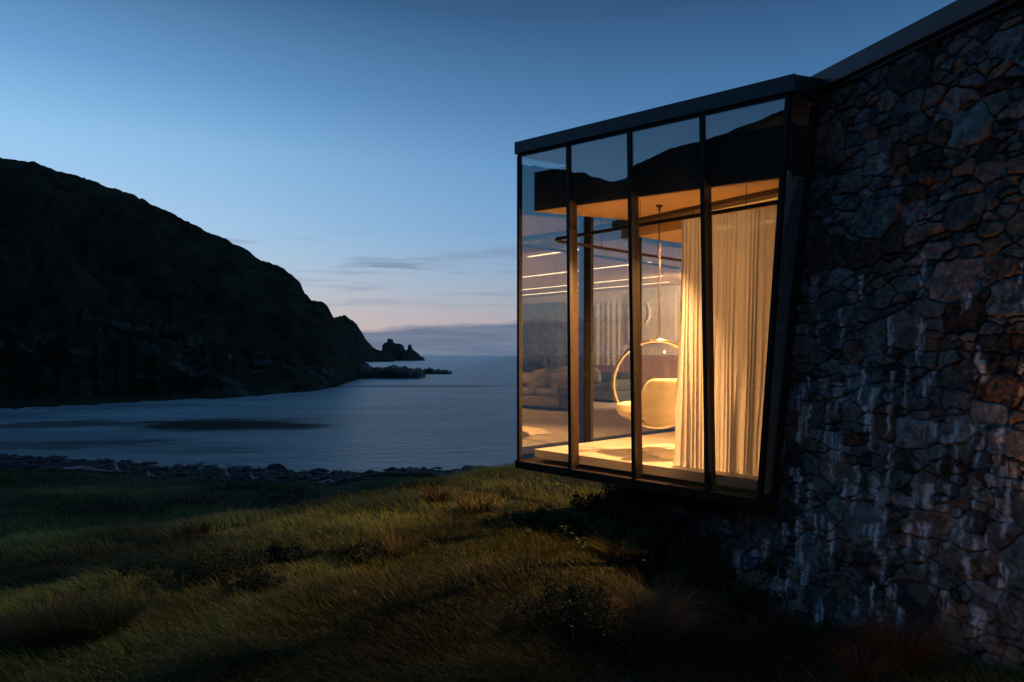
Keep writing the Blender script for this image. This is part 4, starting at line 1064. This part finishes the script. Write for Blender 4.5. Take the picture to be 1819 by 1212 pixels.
def gcol(x, y, n_):
    g1 = np.clip(.5+1.5*fbm(x*.5, y*.5, 3, 101), 0, 1)[:, None]; g2 = np.clip(.5+1.6*fbm(x*1.7+4, y*1.7, 3, 105), 0, 1)[:, None]
    r_ = RNG.random((n_, 1))
    green = np.array((.050, .076, .026)); dark = np.array((.022, .036, .018)); straw = np.array((.115, .115, .034)); olive = np.array((.078, .106, .026))
    c = dark*(1-g1)+olive*g1; c = c*(1-.6*g2)+green*.6*g2
    c = np.where(r_ < .13*(.35+g1), straw, c)
    pt = np.clip(.75+1.9*fbm(x*.33+11, y*.5, 3, 151), .35, 1.5)[:, None]
    return (c*pt*RNG.uniform(1.0, 2.5, (n_, 1))).astype(np.float32)
def scatter(nq, d0, d1, pw=1.0, ext=1.15, left=-.88, right=.88):
    dep = d0*(d1/d0)**(RNG.random(nq)**pw); k = RNG.uniform(left*ext, right*ext, nq); return dep*k, dep
# near turf
x, y = scatter(330000, 3.1, 16.5)
msk = ~in_house(x, y) & (RNG.random(len(x)) > .93*(np.exp(-((x-1.35)/1.0)**2-((y-4.4)/.7)**2)+.7*np.exp(-((x-3.0)/1.2)**2-((y-4.9)/.45)**2))); x, y = x[msk], y[msk]; n_ = len(x)
cl = np.clip(.5+1.3*fbm(x*1.1+2, y*1.1, 3, 111), .05, 1); cl2 = np.clip(.5+1.5*fbm(x*.4+2, y*.4, 2, 115), 0, 1)
h = (.05+.16*cl*(.5+.9*cl2))*RNG.uniform(.5, 1.25, n_)
# under the bay it stays short and thin
wd = (.0035+.0006*y)*RNG.uniform(.7, 1.3, n_)
ld = rad(200)+1.1*fbm(x*.35, y*.35, 2, 121)*2+RNG.normal(0, .55, n_); ln = RNG.uniform(.3, 1.1, n_)
c = gcol(x, y, n_)
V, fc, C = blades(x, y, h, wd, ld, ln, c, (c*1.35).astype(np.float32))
# longer stalks standing in clumps, bent by the wind
x2, y2 = scatter(150000, 3.1, 16.5); k2 = fbm(x2*.9+7, y2*.9, 3, 141)+.35*fbm(x2*3, y2*3, 2, 143)
ms = ~in_house(x2, y2) & (RNG.random(len(x2)) < np.clip(.08+2.6*k2, .02, 1)) & (np.exp(-((x2-1.35)/1.1)**2-((y2-4.4)/.8)**2) < .35); x2, y2, k2 = x2[ms], y2[ms], k2[ms]; n2 = len(x2)
h2 = (.11+.34*np.clip(k2, 0, .5))*RNG.uniform(.6, 1.4, n2)
c2 = gcol(x2, y2, n2); c2 = np.where(RNG.random((n2, 1)) < .14, (np.array((.14, .13, .055))*RNG.uniform(.6, 1.3, (n2, 1))), c2).astype(np.float32)
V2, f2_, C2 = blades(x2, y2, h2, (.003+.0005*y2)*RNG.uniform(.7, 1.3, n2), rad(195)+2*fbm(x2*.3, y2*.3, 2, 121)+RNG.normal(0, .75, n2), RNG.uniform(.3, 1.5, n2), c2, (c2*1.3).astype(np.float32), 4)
fcT = np.concatenate([fc, f2_+len(V)]); V = np.concatenate([V, V2]); C = np.concatenate([C, C2])
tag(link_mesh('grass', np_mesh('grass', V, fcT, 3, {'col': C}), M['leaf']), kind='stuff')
# lower meadow
x, y = scatter(170000, 24, 56, .8)
r = np.hypot(x, y); phd = np.degrees(np.arctan2(x, y)); re_ = tab(phd, [(-50, 80), (-36, 62), (-26, 51), (-14, 46.4), (0, 46), (12, 50), (60, 60)])
msk = (r < re_-.3+1.2*fbm(x*.3, y*.3, 3, 130)) & (x < 6); x, y = x[msk], y[msk]; n_ = len(x)
cl = np.clip(.5+1.4*fbm(x*.3, y*.3, 3, 131), .05, 1)
h = (.08+.30*cl)*RNG.uniform(.5, 1.2, n_); wd = (.03+.02*RNG.random(n_))
c = gcol(x*.4, y*.4, n_)*.75
V, fc, C = blades(x, y, h, wd, rad(200)+RNG.normal(0, .8, n_), RNG.uniform(.2, .9, n_), c, (c*1.3).astype(np.float32), 2)
tag(link_mesh('meadow_grass', np_mesh('meadow_grass', V, fc, 3, {'col': C}), M['leaf']), kind='stuff')

# ------------------------------------------------------------------ plants
def ground_pt(px, y):
    k = (px-909.5)/F; s_ = (631-y)/F
    lo, hi = 2.0, 60.0
    for d_ in np.arange(2.5, 60, .05):
        if terrain(np.array([k*d_]), np.array([d_]))[0] > s_*d_: return k*d_, d_, s_*d_
    return k*12, 12., -2.5
def zat(x, y): return float(terrain(np.array([x]), np.array([y]))[0])
def tussock(name, px, y, nb, h0, spread, wd, c0, c1, label, cat='plant', group=None, lean=(.3, 1.2), pos=None):
    X_, Y_, _ = ground_pt(px, y) if pos is None else (pos[0], pos[1], 0); Z_ = zat(X_, Y_)
    an = RNG.uniform(0, 2*math.pi, nb); rr2 = spread*.35*np.sqrt(RNG.random(nb))
    x = X_+rr2*np.cos(an); yv = Y_+rr2*np.sin(an)
    h = h0*RNG.uniform(.45, 1.15, nb); mixv = RNG.random((nb, 1))
    c = (np.array(c0)*(1-mixv)+np.array(c1)*mixv)*RNG.uniform(.7, 1.25, (nb, 1))
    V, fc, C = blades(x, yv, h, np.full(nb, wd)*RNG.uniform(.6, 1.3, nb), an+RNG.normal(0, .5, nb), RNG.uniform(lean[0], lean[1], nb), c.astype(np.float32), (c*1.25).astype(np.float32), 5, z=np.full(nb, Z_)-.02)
    V = V - np.array([X_, Y_, Z_], np.float32)
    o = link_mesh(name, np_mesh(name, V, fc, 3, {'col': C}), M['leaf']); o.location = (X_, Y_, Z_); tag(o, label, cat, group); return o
RED0, RED1 = (.13, .06, .035), (.21, .10, .055)
GRN0, GRN1 = (.035, .055, .02), (.08, .085, .03)
G = 'tussock grasses by the house'
tussock('tussock_grass', 1165, 1150, 1500, .62, .34, .004, (.12, .085, .045), (.19, .13, .07), 'wispy brown tussock grass at the bottom, nearest below the glass corner', 'grass tussock', G)
tussock('tussock_grass', 1600, 1190, 1500, .50, .36, .004, RED0, RED1, 'reddish tussock grass at the foot of the stone wall, bottom right', 'grass tussock', G)
tussock('tussock_grass', 1385, 1125, 800, .36, .28, .004, RED0, RED1, 'small reddish tussock in the middle of the stone wall foot', 'grass tussock', G)
tussock('tussock_grass', 1530, 1215, 700, .34, .26, .004, RED0, RED1, 'low reddish tussock at the bottom edge, left of the big one', 'grass tussock', G)
tussock('tussock_grass', 1100, 1000, 700, .40, .30, .005, (.10, .10, .03), (.14, .11, .04), 'pale green tussock at the lit edge of the dark shrubs', 'grass tussock', G)
G = 'tussocks in the meadow'
tussock('tussock_grass', 105, 1150, 1300, .55, .55, .007, GRN0, (.09, .06, .03), 'big shaggy tussock at the lower left of the meadow', 'grass tussock', G)
tussock('tussock_grass', 185, 1135, 1000, .48, .45, .007, GRN0, GRN1, 'shaggy green tussock right of the biggest one at lower left', 'grass tussock', G)
tussock('tussock_grass', 22, 1160, 700, .38, .4, .007, GRN0, (.09, .06, .03), 'low tussock at the left edge of the meadow', 'grass tussock', G)
tussock('flax', 850, 910, 130, .40, .75, .035, (.09, .09, .03), (.12, .11, .035), 'straw coloured flax clump on the lit slope under the brown log', 'plant', None, (.2, 1.4))
tussock('flax', 775, 893, 90, .40, .5, .03, (.07, .06, .03), (.12, .09, .04), 'smaller flax clump on the crest, left of the straw coloured one', 'plant', None, (.2, 1.0))
tussock('flax', 348, 955, 120, .40, .5, .03, (.05, .05, .03), (.07, .06, .035), 'brownish flax clump on the dark crest at left', 'plant', None, (.2, 1.0))
tussock('seed_heads', 708, 985, 260, .40, .5, .006, (.10, .09, .04), (.13, .11, .05), 'tuft of pale seed heads on the lit slope left of the shadow', 'grass tussock', None, (.3, 1.0))

def shrub(name, X_, Y_, rad3, nl, ls, c0, c1, label, seed, cat='shrub', group=None, z=None):
    r2 = np.random.default_rng(seed); Z_ = zat(X_, Y_) if z is None else z
    root = thing(name, (X_, Y_, Z_), label, cat, group)
    nc = 26; cen = r2.normal(0, .42, (nc, 3)); cen[:, 2] = np.abs(cen[:, 2])*.9+.25
    cen = cen*np.array(rad3); cr = r2.uniform(.14, .34, nc)*min(rad3[0], rad3[2]*1.4)
    ci = r2.integers(0, nc, nl); d = r2.normal(0, 1, (nl, 3)); d /= np.linalg.norm(d, axis=1)[:, None]
    P = cen[ci] + d*(cr[ci]*r2.random(nl)**.35)[:, None]; P[:, 2] = np.maximum(P[:, 2], .02)
    nrm = d + r2.normal(0, .6, (nl, 3)); nrm /= np.linalg.norm(nrm, axis=1)[:, None]
    t_ = np.cross(nrm, r2.normal(0, 1, (nl, 3))); t_ /= np.linalg.norm(t_, axis=1)[:, None]; s_ = np.cross(nrm, t_)
    sz = ls*r2.uniform(.5, 1.3, (nl, 1))
    V = np.stack([P-t_*sz, P-s_*sz*.38+nrm*sz*.1, P+t_*sz, P+s_*sz*.38+nrm*sz*.1], 1).reshape(-1, 3)
    fc = np.arange(nl*4).reshape(-1, 4)
    mixv = r2.random((nl, 1))*.6 + (r2.random(nc)*.4)[ci][:, None]
    c = (np.array(c0)*(1-mixv)+np.array(c1)*mixv); C = np.repeat(c, 4, 0)
    o = bpy.data.objects.new('crown', np_mesh('crown', V, fc, 4, {'col': C})); COL.objects.link(o); o.data.materials.append(M['leaf']); o.parent = root
    mb = MB()
    for k in range(0, nc, 3): mb.tube([(0, 0, -.03), tuple(cen[k]*.5+np.array((0, 0, .02))), tuple(cen[k])], [.014, .008, .003], 5)
    me = bpy.data.meshes.new('stem'); me.from_pydata(mb.v, [], mb.f); o = bpy.data.objects.new('stem', me); COL.objects.link(o); me.materials.append(M['darkwood']); o.parent = root
    return root
D0, D1 = (.022, .042, .022), (.06, .10, .036)
G = 'dark shrubs under the glass room'
def at_ab(a, b_): v = ab(a, b_); return v.x, v.y
shrub('shrub', 1.25, 9.2, (.6, .5, .55), 4600, .030, D0, D1, 'dark leafy shrub below the middle of the glass room', 21, group=G)
shrub('shrub', 1.8, 8.9, (.6, .5, .6), 5200, .030, D0, D1, 'dark shrub against the stone under the near end of the glass room', 22, group=G)
shrub('shrub', .55, 8.7, (.6, .4, .16), 3000, .028, D0, D1, 'low dark shrub lying left of the others in the shadow of the floor', 23, group=G)
shrub('shrub', 1.35, 8.1, (.65, .5, .45), 3600, .028, D0, D1, 'dark round shrub in front of the others, below the second post', 24, group=G)
shrub('shrub', 1.85, 7.3, (.45, .4, .52), 3600, .026, (.016, .035, .014), (.035, .065, .02), 'green shrub at the left end of the visible stone wall foot', 25, group=G)
shrub('shrub', 2.15, 6.6, (.38, .3, .35), 2600, .024, (.016, .030, .014), (.03, .055, .02), 'small green shrub hugging the stone wall below its corner', 26, group=G)
G = 'low shrubs in the meadow'
for k, (px, y, rr3, lab) in enumerate([(345, 1040, (.8, .4, .26), 'low dark shrub in the left of the meadow'), (400, 1030, (.5, .35, .28), 'low dark shrub touching the left one on its right'),
        (505, 1000, (.45, .3, .25), 'small dark shrub alone above the other low ones'), (455, 1050, (.4, .3, .18), 'flattest small shrub between the low ones and the grass'),
        (660, 1000, (.5, .35, .20), 'dark ground-hugging shrub on the slope left of the seed heads'), (985, 1110, (.45, .35, .25), 'dark shrub in the foreground grass left of the brown tussock'),
        (1060, 1150, (.4, .3, .3), 'dark green shrub beside the brown tussock at the bottom')]):
    X_, Y_, _z = ground_pt(px, y); shrub('shrub', X_, Y_, rr3, 2300, .022, D0, (.032, .050, .022), lab, 40+k, group=G)
# a white pebble-like flower head by the wall
X_, Y_, Z_ = ground_pt(1298, 1062)
fl = thing('flower', (X_, Y_, zat(X_, Y_)), 'single small white flower head in the dark green by the wall corner', 'flower')
mb = MB(); mb.tube([(X_, Y_, zat(X_, Y_)), (X_, Y_, zat(X_, Y_)+.12)], .003, 5); mb.build('stem', M['iron'], fl)
soft('bloom', (X_, Y_, zat(X_, Y_)+.135), (.018, .018, .014), Euler((0, 0, 0)), pbr('white_petal', (.5, .52, .55), .8), fl, 2, .8, .05)
